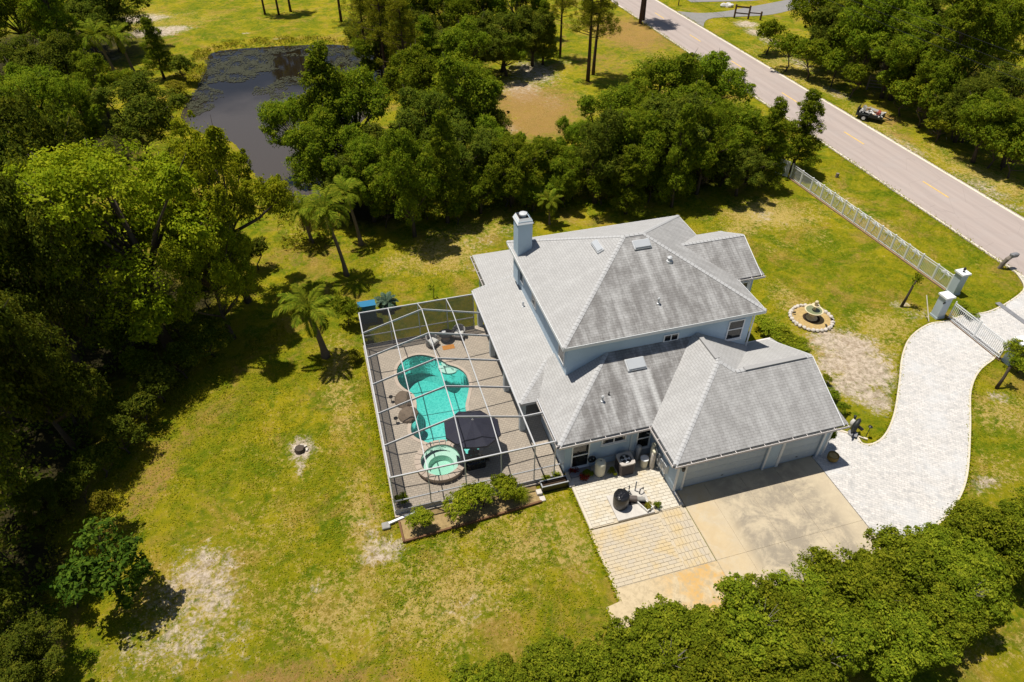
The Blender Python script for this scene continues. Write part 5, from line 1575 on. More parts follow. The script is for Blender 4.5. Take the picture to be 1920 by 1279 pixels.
def crown_points(rs, lobes, puffs, leaves, lift=.35, loose=.62):
    """lobes: list of (centre, radius) -> leaf positions, normals, clump value"""
    P, Nn, PV = [], [], []
    for c, r_ in lobes:
        d = unit(rs.normal(size=(puffs, 3)) + np.array([0, 0, lift]))
        pc = np.array(c) + d * (r_ * rs.uniform(.55, 1.0, (puffs, 1))) * np.array([1, 1, .85])
        pr = r_ * rs.uniform(.18, .40, puffs)
        far_ = rs.random(puffs) < .14               # sprigs that break the outline
        pc[far_] += d[far_] * r_ * .28
        pr[far_] *= .6
        pvv = rs.random(puffs)
        m = int(leaves * .58)
        for k in range(puffs):
            dd = unit(rs.normal(size=(m, 3)) + d[k] * .45 + np.array([0, 0, .25]))
            rr = pr[k] * np.sqrt(rs.uniform(.15, 1.35, (m, 1)))
            P.append(pc[k] + dd * rr * np.array([1.15, 1.15, .8]))
            Nn.append(dd * .7 + np.array([0, 0, .6]) + rs.normal(size=(m, 3)) * .5)
            PV.append(np.clip(pvv[k] + rs.normal(size=m) * .2, 0, 1))
        # loose leaves between the clumps, thicker where a wave of growth runs
        m = int(leaves * puffs * loose)
        dd = unit(rs.normal(size=(m, 3)) + np.array([0, 0, lift]))
        ph = rs.uniform(0, 6.28, 3)
        wv = np.sin(dd[:, 0] * 7 + ph[0]) * np.sin(dd[:, 1] * 7 + ph[1]) * np.sin(dd[:, 2] * 6 + ph[2])
        rr = r_ * (.80 + .30 * wv + rs.normal(size=m) * .14)
        k = rs.random(m) < .55 + .5 * wv
        dd, rr = dd[k], rr[k]
        P.append(np.array(c) + dd * rr[:, None] * np.array([1.08, 1.08, .88]))
        Nn.append(dd * .7 + np.array([0, 0, .6]) + rs.normal(size=dd.shape) * .5)
        PV.append(np.clip(.35 + .5 * wv[k] + rs.normal(size=len(dd)) * .22, 0, 1))
    return np.concatenate(P), np.concatenate(Nn), np.concatenate(PV)
def limb_mesh(name, base_r, trunk, lobes, rs, mat, sides=7):
    mb = MB()
    trunk = [Vector(t) for t in trunk]
    m = len(trunk)
    mb.tube(trunk, [base_r * (1.35 if i == 0 else 1 - .55 * i / (m - 1)) for i in range(m)], sides)
    for c, r_ in lobes:
        c = Vector(c)
        k = min(range(1, m), key=lambda i: abs(trunk[i].z - c.z * .62)) if m > 2 else m - 1
        s0 = trunk[k]
        mid = s0.lerp(c, .5) + Vector((rs.normal() * .2, rs.normal() * .2, -.25 * r_ + .1))
        mb.tube([s0, mid, c, c + (c - mid) * .55], [base_r * .42, base_r * .28, base_r * .14, base_r * .05], 5)
        for j in range(3):
            e = c + Vector(tuple(unit(rs.normal(size=3)) * r_ * .75))
            mb.tube([mid.lerp(c, .6), c.lerp(e, .6) + Vector((0, 0, .1)), e], [base_r * .13, base_r * .08, base_r * .03], 4)
    return mb.mesh(name, mat, True)
def broad_proto(seed, rx=4.0, rz=3.1, zc=5.2, nl=14, puffs=20, leaves=150, ls=.185, shape='round', tr=.22, loose=.62, spread=(.50, .78), lob=(.22, .44)):
    rs = np.random.default_rng(seed)
    lobes = []
    for k in range(nl):
        if shape == 'round':
            d = unit(rs.normal(size=3) + np.array([0, 0, .25]))
            rr = rs.uniform(*spread)
            c = np.array([d[0] * rx * rr, d[1] * rx * rr, zc + d[2] * rz * rr])
            lr = rx * rs.uniform(*lob) * (1.15 - .35 * max(0, (rr - .5) * 2))
        else:                                   # pointed: narrow to the top
            h = (k + .5) / nl
            w = (1 - h) ** .75
            a = k * 2.4 + rs.uniform(-.4, .4)
            c = np.array([math.cos(a) * rx * .62 * w, math.sin(a) * rx * .62 * w, zc - rz + 2.25 * rz * h])
            lr = rx * (.20 + .24 * w) * rs.uniform(.85, 1.15)
        lobes.append((c, lr))
    if shape == 'round':
        lobes.append((np.array([0, 0, zc + rz * .45]), rx * .42))
    P, Nn, PV = crown_points(rs, lobes, puffs, leaves, loose=loose)
    keep = P[:, 2] > 1.0
    P, Nn, PV = P[keep], Nn[keep], PV[keep]
    S = ls * rs.uniform(.6, 1.3, len(P))
    trunk = [(0, 0, -.3), (rs.normal() * .15, rs.normal() * .15, zc * .35), (rs.normal() * .3, rs.normal() * .3, zc * .72), (rs.normal() * .3, rs.normal() * .3, zc + rz * .4)]
    return P, Nn, PV, S, limb_mesh('trunk', tr, trunk, lobes, rs, 'bark', 7), rs
PROTO = {}
def add_proto(key, crown, trunk): PROTO.setdefault(key, []).append((crown, trunk))
def put_broad(key, seed, mats, **kw):
    P, Nn, PV, S, tr, rs = broad_proto(seed, **kw)
    me = leaf_mesh('crown', P, Nn, S, mats[0], pv=PV, rs=rs)
    for m in mats:
        add_proto(key + ':' + m, (me, MATS[m]), tr)
for sd in range(6): put_broad('oak', 100 + sd, ('leaf_oak', 'leaf_dark'), nl=16 + sd % 4, rz=2.8 + .3 * (sd % 4), puffs=17, leaves=130, spread=(.45, 1.0), lob=(.16, .40))
for sd in range(3): put_broad('maple', 140 + sd, ('leaf_maple', 'leaf_oak'), nl=22, rz=3.5, puffs=18, leaves=165, ls=.15, spread=(.4, 1.05), lob=(.15, .34), loose=.5)
for sd in range(2): put_broad('spire', 160 + sd, ('leaf_oak', 'leaf_maple'), rx=3.2, rz=4.2, zc=5.4, nl=18, puffs=16, leaves=120, ls=.18, shape='spire')
for sd in range(4): put_broad('shrub', 180 + sd, ('leaf_shrub', 'leaf_dark', 'leaf_oak', 'leaf_weed'), rx=1.2, rz=.85, zc=.95, nl=9, puffs=11, leaves=70, ls=.12, tr=.05)
for sd in range(5): put_broad('hedge', 200 + sd, ('leaf_hedge',), rx=2.1, rz=1.35, zc=1.75, nl=16, puffs=22, leaves=115, ls=.13, tr=.09, loose=.28, spread=(.45, .85), lob=(.2, .4))
for sd in range(2): put_broad('fig', 230 + sd, ('leaf_big',), rx=1.9, rz=1.5, zc=2.6, nl=12, puffs=11, leaves=30, ls=.21, tr=.06, loose=.4, spread=(.4, 1.0), lob=(.18, .38))
def pine_proto(seed):
    rs = np.random.default_rng(seed)
    H = 12.5
    mb = MB()
    bend = rs.normal(size=2) * .35
    tp = [(bend[0] * (z / H) ** 2, bend[1] * (z / H) ** 2, z) for z in np.linspace(-.3, H, 7)]
    mb.tube(tp, np.linspace(.24, .05, 7).tolist(), 8)
    P, Nn, S = [], [], []
    for k in range(46):
        z = 5.0 + 7.5 * (k / 46) ** .85
        L = (2.9 - 1.9 * ((z - 5) / 7.5) ** 1.2) * rs.uniform(.55, 1.1)
        a = rs.uniform(0, 2 * math.pi)
        st_ = Vector((bend[0] * (z / H) ** 2, bend[1] * (z / H) ** 2, z))
        en = st_ + Vector((math.cos(a) * L, math.sin(a) * L, L * rs.uniform(.05, .45)))
        mb.tube([st_, st_.lerp(en, .5) + Vector((0, 0, -.1)), en], [.05, .035, .015], 4)
        for j in range(5):
            c = np.array(st_.lerp(en, .45 + .6 * j / 4)) + rs.normal(size=3) * .22
            n = 42
            d = unit(rs.normal(size=(n, 3)) + np.array([0, 0, .35]))
            P.append(c + d * rs.uniform(.12, .42, (n, 1)))
            Nn.append(np.cross(d, rs.normal(size=(n, 3))))
            S.append(rs.uniform(.25, .45, n))
    P, Nn, S = np.concatenate(P), np.concatenate(Nn), np.concatenate(S)
    return leaf_mesh('crown', P, Nn, S, 'leaf_pine', aspect=.14, rs=rs), mb.mesh('trunk', 'bark_pine', True)
for sd in range(3):
    _c, _t = pine_proto(300 + sd)
    add_proto('pine', (_c, None), _t)
def frond_mesh(rs, L, mat, leaflets=34, ll=.55, arch=.9, name='frond'):
    """one feather frond along +X, tip hanging down"""
    V, F, LVv = [], [], []
    pts = []
    for i in range(13):
        t = i / 12
        ang = R(58) - arch * 2.1 * t ** 1.2
        pts.append((0, 0) if i == 0 else (pts[-1][0] + math.cos(ang) * L / 12, pts[-1][1] + math.sin(ang) * L / 12))
    def at(t):
        u = t * 12; i = min(int(u), 11); f = u - i
        return np.array([pts[i][0] * (1 - f) + pts[i + 1][0] * f, 0, pts[i][1] * (1 - f) + pts[i + 1][1] * f])
    mb = MB()
    mb.tube([Vector((p[0], 0, p[1])) for p in pts], np.linspace(.035, .008, 13).tolist(), 4)
    for k in range(leaflets):
        t = .14 + .86 * k / (leaflets - 1)
        p = at(t); d = unit(at(min(t + .04, 1.0)) - at(max(t - .04, 0)))
        for s_ in (-1, 1):
            l_ = ll * (math.sin(math.pi * min(1, t * .85 + .12)) * .8 + .25) * rs.uniform(.8, 1.1)
            side = np.array([0, s_, 0]) * .85 + d * .55 + np.array([0, 0, rs.uniform(-.15, .25)])
            side = unit(side)
            tip = p + side * l_ + np.array([0, 0, -.35 * l_])
            mid = p + side * l_ * .5 + np.array([0, 0, -.03])
            w = d * .045
            mb.add([p, mid + w, tip, mid - w], [(0, 1, 2, 3)])
    return mb
def palm(name, loc, h, lean, nfr, L, label, mat='leaf_palm', trunk_r=.16, ll=.55, dead=0, crownshaft=True):
    rs = np.random.default_rng(abs(hash(label)) % 1000 if False else int(loc[0] * 31 + loc[1] * 17) % 997)
    e = empty(name, (*loc, 0)); tag(e, label, 'palm')
    tpts = [Vector((loc[0] + lean[0] * t ** 1.6, loc[1] + lean[1] * t ** 1.6, -.2 + (h + .2) * t)) for t in np.linspace(0, 1, 9)]
    tr = MB()
    rr = [trunk_r * (1.5 - .55 * min(1, t * 4) - .3 * t + .03 * math.sin(t * 60)) for t in np.linspace(0, 1, 9)]
    tr.tube(tpts, rr, 10)
    tr.build('trunk', 'bark_palm', e, True)
    top = tpts[-1]
    if crownshaft:
        MB().tube([top, top + Vector((0, 0, .5))], [trunk_r * .8, trunk_r * .35], 8).build('crownshaft', mat, e, True)
    variants = [frond_mesh(rs, L, mat, arch=a, ll=ll) for a in (.62, .85, 1.05)]
    ms = []
    for v in variants:
        me = v.mesh('frond', mat)
        n = len(me.polygons)
        for k in ('lv', 'pv'):
            a_ = me.attributes.new(k, 'FLOAT', 'FACE')
            a_.data.foreach_set('value', rs.random(n).astype(np.float32))
        ms.append(me)
    for k in range(nfr):
        o = bpy.data.objects.new('frond', ms[k % 3])
        COL.objects.link(o); o.parent = e
        o.location = top + Vector((0, 0, .35 if crownshaft else .05)) - WL[e.name]
        tier = (k % 3)
        o.rotation_euler = (0, R([-12, 8, 32][tier] + rs.uniform(-10, 10)), 2.4 * k + rs.uniform(-.2, .2))
        s_ = rs.uniform(.85, 1.1)
        o.scale = (s_, s_, s_)
    for k in range(dead):
        o = bpy.data.objects.new('dead_frond', ms[2].copy()); o.data.materials[0] = MATS['leaf_dry']
        COL.objects.link(o); o.parent = e
        o.location = top + Vector((0, 0, -.1)) - WL[e.name]
        o.rotation_euler = (0, R(70 + rs.uniform(-10, 10)), rs.uniform(0, 6.28))
    return e
TREE_I = [0]
def tree(name, key, loc, R_, label, group=None, base=4.0, zs=1.0, cat='tree', crown_name='crown', rz=None):
    i = TREE_I[0]; TREE_I[0] += 1
    pr = PROTO[key]
    cm, tm_ = pr[i % len(pr)]
    q = random.Random(i * 31 + 5)
    e = empty(name, (loc[0], loc[1], 0))
    tag(e, label, cat, group)
    s_ = R_ / base
    e.scale = (s_ * q.uniform(.88, 1.14), s_ * q.uniform(.88, 1.14), s_ * zs * q.uniform(.94, 1.1))
    e.rotation_euler.z = q.uniform(0, 6.28) if rz is None else rz
    for nm, me in (('trunk', tm_), (crown_name, cm)):
        mt = None
        if isinstance(me, tuple): me, mt = me
        o = bpy.data.objects.new(nm, me)
        COL.objects.link(o)
        o.parent = e
        if mt is not None:
            o.material_slots[0].link = 'OBJECT'
            o.material_slots[0].material = mt
    return e
# ---- salient trees, each with its own label: (place on the ground under the crown centre, crown radius)
for key, loc, r_, lb, *zz in (
    ('maple:leaf_maple', (-12.2, 39.3), 5.4, 'great yellow green tree, broadest and brightest of the left woods', 1.15),
    ('maple:leaf_maple', (-7.3, 43.4), 3.8, 'green tree between the great yellow green tree and the pond', 1.5),
    ('maple:leaf_maple', (-8.2, 39.4), 2.7, 'green tree at the right foot of the great yellow green tree', 1.45),
    ('oak:leaf_dark', (-17.0, 37.5), 3.4, 'tall dark tree left of the great yellow green tree', 1.9),
    ('oak:leaf_dark', (-16.60, 69.58), 3.9, 'dark tree above the great yellow green tree, left of the pond'),
    ('spire:leaf_oak', (0.75, 59.18), 4.6, 'pointed green tree rising in front of the dark end of the pond', 1.05),
    ('oak:leaf_oak', (-2.14, 62.85), 2.7, 'low green tree at the left foot of the pointed pond tree', 1.3),
    ('oak:leaf_oak', (-0.48, 55.66), 3.2, 'green tree leaning over the right pond bank', 1.2),
    ('oak:leaf_oak', (12.78, 60.71), 4.6, 'large round green tree left of the brown clearing'),
    ('oak:leaf_oak', (10.15, 69.53), 3.9, 'tall green tree behind the pond right end'),
    ('oak:leaf_dark', (4.92, 53.11), 3.8, 'dark green tree behind the tall queen palm'),
    ('oak:leaf_oak', (2.95, 59.66), 3.6, 'green tree right of the pointed pond tree', 1.3),
    ('oak:leaf_dark', (10.88, 53.81), 3.3, 'dark green tree below the large round tree by the clearing'),
    ('oak:leaf_oak', (14.55, 55.23), 2.7, 'green tree at the near left corner of the brown clearing'),
    ('oak:leaf_oak', (31.96, 58.85), 4.6, 'broad green tree in the middle of the road side clump'),
    ('oak:leaf_oak', (37.81, 60.21), 4.2, 'green tree of the road side clump overhanging the road'),
    ('oak:leaf_oak', (24.91, 55.42), 3.9, 'green tree at the left end of the road side clump'),
    ('oak:leaf_oak', (36.31, 51.62), 3.6, 'green tree at the right of the road side clump near the fence end'),
    ('spire:leaf_oak', (42.80, 50.79), 2.9, 'lone feathery green tree between fence end and road'),
    ('oak:leaf_oak', (61.18, 47.65), 3.1, 'light green bushy tree at the road edge on the right'),
    ('spire:leaf_oak', (-17.47, 93.56), 2.5, 'slender tall tree on the sand left of the pond'),
    ('oak:leaf_dark', (-24.15, 106.63), 4.4, 'dark tree with bare trunks at the top left clearing'),
    ):
    tree('broadleaf_tree', key, loc, r_, lb, zs=zz[0] if zz else 1.0)
# ---- woodland masses: trees one cannot tell apart share a label within their group
ORD = 'first second third fourth fifth sixth seventh eighth ninth tenth eleventh twelfth thirteenth fourteenth fifteenth sixteenth seventeenth eighteenth nineteenth twentieth twenty-first twenty-second'.split()
def across(loc):
    """how far to the right a place lies in the view"""
    x, y = loc
    return (.9608 * x - .2772 * y) / (.2135 * x + .7318 * y + 16)
def wood(rows, key, what, group, name='woodland_tree', zs=1.0):
    rows = [((q[0], q[1]), q[2]) if len(q) == 3 else q for q in rows]
    for k, (loc, r_) in enumerate(sorted(rows, key=lambda q: across(q[0]))):
        if loc[0] > 57: loc = (max(loc[0], 60.3 + r_ * .95), loc[1])      # clear of the road
        kk = key if isinstance(key, str) else key[k % len(key)]
        tree(name, kk, loc, r_, ORD[k] + ' from the left of the ' + what, group, zs=zs * (1 + .18 * ((k * 7) % 5 - 2) / 2))
def thicket(rows, key, what, group):
    for k, (loc, r_) in enumerate(sorted(rows, key=lambda q: across(q[0]))):
        tree('shrub', key, loc, r_, ORD[k] + ' from the left of the ' + what, group, base=1.2, cat='shrub', crown_name='foliage', zs=1.15)
wood([((-32.06, 99.03), 4.8), ((-27.72, 96.38), 4.2), ((-29.64, 83.75), 4.6), ((-25.60, 82.51), 4.0), ((-21.79, 81.32), 3.4), ((-26.43, 103.39), 4.2), ((-33.06, 109.06), 5)], ('oak:leaf_dark', 'maple:leaf_oak', 'oak:leaf_oak', 'oak:leaf_dark', 'spire:leaf_oak'), 'dark trees filling the top left corner', 'top left woods')
wood([((-25.65, 73.45), 4.0), ((-25.99, 67.19), 4.0), ((-21.94, 69.89), 3.4)], 'maple:leaf_oak', 'olive trees above the great yellow green tree', 'olive trees of the left woods')
wood([((-21.28, 52.59), 3.9), ((-18.45, 46.31), 3.7), ((-19.77, 42.66), 3.7), (-20.5, 35.0, 3.6), (-19.3, 29.5, 3.5), (-18.6, 24.5, 3.2), (-16.6, 31.5, 2.8), (-18.2, 20.5, 2.8)], 'oak:leaf_dark', 'dark trees massed along the left edge', 'left edge woods', zs=1.75)
wood([((-16.96, 33.43), 1.4), ((-16.83, 26.81), 1.2), ((-15.89, 17.77), 1.9)], 'oak:leaf_dark', 'low dark trees at the foot of the left woods', 'low trees of the left woods')
wood([((2.98, 52.35), 3.0), ((5.86, 48.98), 2.7), ((0.87, 53.69), 2.6), ((8.94, 50.37), 2.4), ((8.89, 57.84), 3.4), ((14.76, 60.79), 2.9)], ('oak:leaf_dark', 'maple:leaf_oak', 'oak:leaf_oak', 'oak:leaf_dark', 'spire:leaf_oak'), 'dark trees in the band between pond and house', 'band between pond and house', zs=1.25)
wood([((22.21, 50.24), 2.8), ((25.34, 50.20), 3.2), ((28.73, 50.56), 3.4), ((32.63, 53.26), 3.6), ((28.46, 55.70), 3.6), ((31.82, 49.27), 3.0), ((28.58, 47.73), 2.4), ((24.20, 47.76), 2.2), ((35.16, 48.00), 2.5), ((38.10, 48.96), 2.5), ((21.77, 53.66), 2.5), ((19.50, 50.70), 2.2)], ('oak:leaf_oak', 'maple:leaf_oak', 'oak:leaf_dark', 'spire:leaf_oak'), 'green trees inside the clump between house and road', 'clump between house and road', zs=1.15)
wood([((57.07, 75.70), 4.4), ((57.57, 69.01), 4.2), ((63.90, 71.92), 4.8), ((58.09, 64.43), 3.8), ((62.63, 63.64), 4.4), ((71.94, 69.72), 4.8), ((63.17, 57.60), 4.2), ((71.22, 61.27), 4.6), ((81.24, 67.16), 4.8), ((68.46, 53.17), 4.2), ((63.65, 51.93), 3.6), ((57.78, 56.75), 3.0), ((60.36, 52.11), 2.9), ((62.52, 46.13), 3.2), ((66.01, 82.00), 4.6), ((73.97, 77.75), 4.8), ((83.33, 75.19), 5)], ('oak:leaf_dark', 'maple:leaf_oak', 'oak:leaf_oak', 'oak:leaf_dark', 'spire:leaf_oak'), 'dark trees in the woods across the road', 'woods across the road')
wood([((18.53, 81.85), 3.8), ((23.26, 84.98), 3.8), ((14.95, 82.83), 3.8), ((27.68, 86.12), 3.6), ((11.71, 85.89), 3.8), ((8.69, 92.79), 3.4), ((23.45, 83.30), 2.6), ((16.82, 77.46), 3), ((22.49, 92.57), 4), ((17.60, 92.61), 4), ((27.50, 92.52), 3.8), ((13.22, 95.10), 4), ((8.35, 85.73), 3), ((13.12, 80.39), 3), ((29.15, 86.17), 2.6)], ('oak:leaf_dark', 'maple:leaf_oak', 'oak:leaf_oak', 'oak:leaf_dark', 'spire:leaf_oak'), 'dark trees below the pines at the top', 'understory below the pines')
wood([((15.00, 51.65), 2.4), ((17.81, 52.98), 2.4), ((16.51, 50.32), 1.9), ((12.05, 51.18), 2.1), ((15.00, 54.20), 2.0), ((20.16, 55.47), 2.0)], 'oak:leaf_oak', 'small green trees between the clearing and the chimney', 'small trees behind the chimney')
thicket([((22.44, 50.19), 1.6), ((24.22, 48.98), 1.7), ((26.89, 49.24), 1.8), ((29.49, 49.55), 1.7), ((32.19, 49.86), 1.8), ((34.58, 50.06), 1.7), ((36.73, 49.68), 1.6), ((39.24, 50.07), 1.5), ((41.47, 51.20), 1.5)], 'shrub:leaf_oak', 'leafy shrubs edging the clump behind the lawn', 'shrubs edging the clump')
thicket([((7.39, 51.49), 1.5), ((9.78, 51.78), 1.6), ((12.37, 51.73), 1.5), ((14.31, 51.77), 1.4), ((16.17, 50.65), 1.3), ((19.55, 50.50), 1.4), ((3.71, 51.14), 1.5), ((5.50, 51.10), 1.5)], 'shrub:leaf_oak', 'leafy shrubs edging the trees behind the house', 'shrubs edging the trees')
thicket([((59.34, 82.03), 2.6), ((58.06, 75.71), 2.6), ((59.21, 72.31), 2.6), ((60.52, 69.33), 2.4), ((60.40, 65.68), 2.2), ((62.42, 59.22), 2.4), ((62.25, 56.17), 2.5), ((62.10, 53.31), 2.4), ((61.40, 46.31), 2.4), ((61.98, 44.00), 2.3), ((63.33, 52.68), 2.6)], 'shrub:leaf_oak', 'leafy shrubs edging the woods across the road', 'shrubs across the road')
thicket([((-11.77, 40.68), 1.5), ((-9.84, 43.25), 1.6), ((-7.89, 45.42), 1.6), ((-6.59, 47.41), 1.4), ((-14.60, 39.62), 1.5)], 'shrub:leaf_dark', 'dark shrubs in the shade under the left woods', 'shrubs under the left woods')
thicket([((-12.21, 34.26), 1.5), ((-10.97, 36.14), 1.4), ((-13.67, 30.48), 1.4), ((-14.84, 28.93), 1.3), ((-9.29, 37.80), 1.4), ((-15.48, 27.28), 1.2)], 'shrub:leaf_dark', 'dark bushes along the shady lawn edge', 'bushes along the lawn edge')
# ---- pines
for loc, s_, lb in (((32.60, 78.95), 1.0, 'tall pine with twin trunk look beside the brown clearing, nearest of the pines'), ((34.06, 80.89), .95, 'tall pine standing close behind the nearest pine'), ((32.18, 88.14), .85, 'pale green pine left of the nearest pines'),
                    ((48.91, 99.63), 1.05, 'tall bare trunked pine at the road edge casting shade on the road'), ((50.07, 101.04), .95, 'second pine trunk at the road edge under the top frame')):
    tree('pine_tree', 'pine', loc, 4 * s_, lb, 'pines by the clearing')
for k, (loc, s_) in enumerate(sorted((((20.32, 96.03), 1), ((23.14, 94.30), .95), ((28.76, 92.75), .9), ((17.03, 95.28), 1), ((11.30, 93.47), 1.0), ((8.73, 95.29), 1.0), ((5.78, 112.62), .9), ((29.15, 100.66), 1.05), ((15.70, 104.36), 1), ((32.12, 97.23), .8), ((8.55, 84.12), .95), ((10.33, 79.17), .85), ((6.83, 88.44), .9), ((21.29, 108.36), 1), ((27.51, 106.65), 1), ((12.75, 110.70), .9)), key=lambda q: across(q[0]))):
    tree('pine_tree', 'pine', loc, 4 * s_, ORD[k] + ' from the left of the slim pines behind the pond', 'pine stand behind the pond')
for k, (loc, s_) in enumerate((((-5.23, 119.48), .75), ((-3.18, 118.61), .8), ((-1.36, 119.95), .8))):
    tree('pine_tree', 'pine', loc, 4 * s_, ('left', 'middle', 'right')[k] + ' of three dark trunked pines at the top beyond the pond', 'pines beyond the pond')
# ---- hedge of tall shrubs along the lower right
hx = 2.3
k = 0
hn = {11.0: 0, 9.2: 0}
while hx < 33:
    for yy, r_ in ((11.0, 1.95), (9.2, 1.95)):
        if hx < 6 and yy < 10: continue
        if hx > 24 and yy < 10: continue
        q = random.Random(k * 7 + int(yy))
        tree('hedge_shrub', 'hedge:leaf_hedge', (hx + q.uniform(-.35, .35), yy + q.uniform(-.3, .3) + (.35 if hx > 22 else 0)), r_ * q.uniform(.94, 1.08) * (.85 if hx < 8 else 1.0), ORD[hn[yy]] + ' shrub from the left in the ' + ('drive side' if yy > 10 else 'lawn side') + ' row of the tall olive hedge', 'tall hedge shrubs', base=2.1, cat='shrub', zs=q.uniform(1.0, 1.14))
        k += 1
        hn[yy] += 1
    hx += 1.62
# ---- shrubs
for key, loc, r_, lb, zs in (
    ('shrub:leaf_shrub', (1.41, 20.96), .8, 'yellow green shrub at the left end of the bed before the cage', 1.0),
    ('shrub:leaf_shrub', (3.57, 21.15), 1.1, 'yellow green shrub in the middle of the bed before the cage', .95),
    ('shrub:leaf_shrub', (4.69, 21.42), .95, 'yellow green shrub right of the middle one in the bed', 1.0),
    ('shrub:leaf_shrub', (5.86, 21.45), .95, 'yellow green shrub beside the grass tuft in the bed', 1.1),
    ('shrub:leaf_oak', (0.67, 22.65), .45, 'dark potted shrub inside the front corner of the cage', 1.1),
    ('shrub:leaf_oak', (-0.58, 38.72), 1.05, 'leafy green bush left of the blue cabinet', 1.3),
    ('shrub:leaf_oak', (0.54, 36.52), .5, 'small green bush inside the back corner of the cage', 1.0),
    ('shrub:leaf_weed', (-0.54, 34.69), .5, 'small yellow green bush outside the left cage wall', 1.0),
    ('shrub:leaf_dark', (-12.91, 32.39), 1.4, 'dark bush in the shade at the lawn edge', 1.1),
    ('shrub:leaf_oak', (-13.55, 36.65), 1.1, 'small green bush at the dark edge of the left woods', 1.3),
    ('shrub:leaf_weed', (-13.70, 25.35), 1.0, 'yellow green shrub above the big leaved tree on the lawn edge', 1.5),
    ('shrub:leaf_shrub', (26.89, 30.10), 1.0, 'green hedge shrub behind the garage, farthest of the row', .75),
    ('shrub:leaf_shrub', (27.19, 29.06), 1.0, 'green hedge shrub behind the garage, second of the row', .75),
    ('shrub:leaf_shrub', (27.45, 27.95), 1.0, 'green hedge shrub behind the garage, fourth of the row', .75),
    ('shrub:leaf_shrub', (27.32, 28.50), 1.0, 'green hedge shrub behind the garage, third of the row', .75),
    ('shrub:leaf_shrub', (27.55, 27.25), .9, 'green hedge shrub behind the garage, nearest of the row', .75),
    ('shrub:leaf_shrub', (27.81, 24.54), .45, 'small green shrub beside the garage gable, farthest of three', 1.0),
    ('shrub:leaf_oak', (27.37, 23.18), .45, 'small green shrub beside the garage gable, middle of three', 1.0),
    ('shrub:leaf_oak', (27.13, 22.03), .5, 'small green shrub beside the garage gable, nearest of three', 1.0),
    ('shrub:leaf_oak', (24.61, 20.00), .45, 'upright leafy plant at the garage corner post', 2.2),
    ('shrub:leaf_shrub', (41.67, 28.16), .55, 'bushy green plant between the two left gate columns', 1.1),
    ('shrub:leaf_shrub', (41.93, 27.52), .5, 'low green plant beside the driveway behind the left gate column', .8),
    ('shrub:leaf_shrub', (40.52, 22.83), .9, 'yellow green bush behind the right gate column', 1.3),
    ('shrub:leaf_shrub', (40.51, 21.96), .8, 'low bush at the foot of the short fence', .9),
    ('shrub:leaf_oak', (13.42, 18.73), .28, 'small bushy plant in a pot at the pad corner', 1.1),
    ('shrub:leaf_dry', (13.02, 18.96), .28, 'dry twiggy plant at the pad corner beside the pot', 1.0) if False else ('shrub:leaf_weed', (13.00, 18.83), .26, 'dry twiggy plant at the pad corner beside the pot', 1.0),
    ('shrub:leaf_shrub', (12.03, 21.45), .28, 'small flowering plant between tank and air conditioner', 1.2),
    ('shrub:leaf_oak', (10.71, 21.68), .35, 'dark green plant left of the cream tank', .9),
    ('shrub:leaf_shrub', (8.41, 22.00), .34, 'leafy plant in the left half of the trough planter', .8),
    ('shrub:leaf_shrub', (9.02, 22.02), .34, 'leafy plant in the right half of the trough planter', .8),
    ('shrub:leaf_dark', (-14.79, 91.42), 1.7, 'dark bush on the left bank of the pond', 1.2),
    ('shrub:leaf_weed', (-15.38, 86.69), 1.5, 'yellow green bush on the left bank of the pond', .8),
    ('shrub:leaf_weed', (16.81, 50.35), .9, 'yellow green bush behind the chimney', 1.0),
    ('shrub:leaf_oak', (9.57, 49.85), 1.2, 'green bush at the lawn edge behind the house, left one', 1.1),
    ('shrub:leaf_oak', (14.99, 51.59), 1.5, 'green bush at the lawn edge behind the chimney', 1.2),
    ('shrub:leaf_shrub', (20.67, 51.52), 1.5, 'light green bush behind the small palm', 1.3),
    ('shrub:leaf_oak', (22.80, 49.78), 1.4, 'green bush at the foot of the road side clump', 1.1),
    ('shrub:leaf_weed', (15.30, 59.13), 1.4, 'bright yellow green bush near the brown clearing', 1.2),
    ('shrub:leaf_shrub', (60.93, 52.52), 1.6, 'light green shrub at the roadside right of the trailer', 1.1),
    ('shrub:leaf_oak', (62.57, 45.66), 1.7, 'green shrub at the roadside by the right edge', 1.1),
    ):
    tree('shrub', key, loc, r_, lb, None, base=1.2, zs=zs, cat='shrub', crown_name='foliage')
tree('fig_tree', 'fig:leaf_big', (-12.96, 21.02), 2.15, 'big leaved dark green tree on the lawn edge at lower left', None, base=1.9)
tree('fig_tree', 'fig:leaf_big', (-14.83, 21.07), 1.0, 'small big leaved sapling left of the larger one', None, base=1.9)
for loc, lb in (((10.04, 22.42), 'red leaved plant at the patio corner, left one'), ((10.44, 21.81), 'red leaved plant at the patio corner, right one')):
    P = np.clip(NR.normal(size=(160, 3)), -1.6, 1.6) * np.array([.16, .12, .1]) + np.array([loc[0], loc[1] - .25, .25])
    o = bpy.data.objects.new('red_plant', leaf_mesh('red_plant', P, NR.normal(size=(160, 3)) + np.array([0, 0, .8]), NR.uniform(.08, .16, 160), 'leaf_red'))
    COL.objects.link(o); tag(o, lb, 'plant', 'red plants')
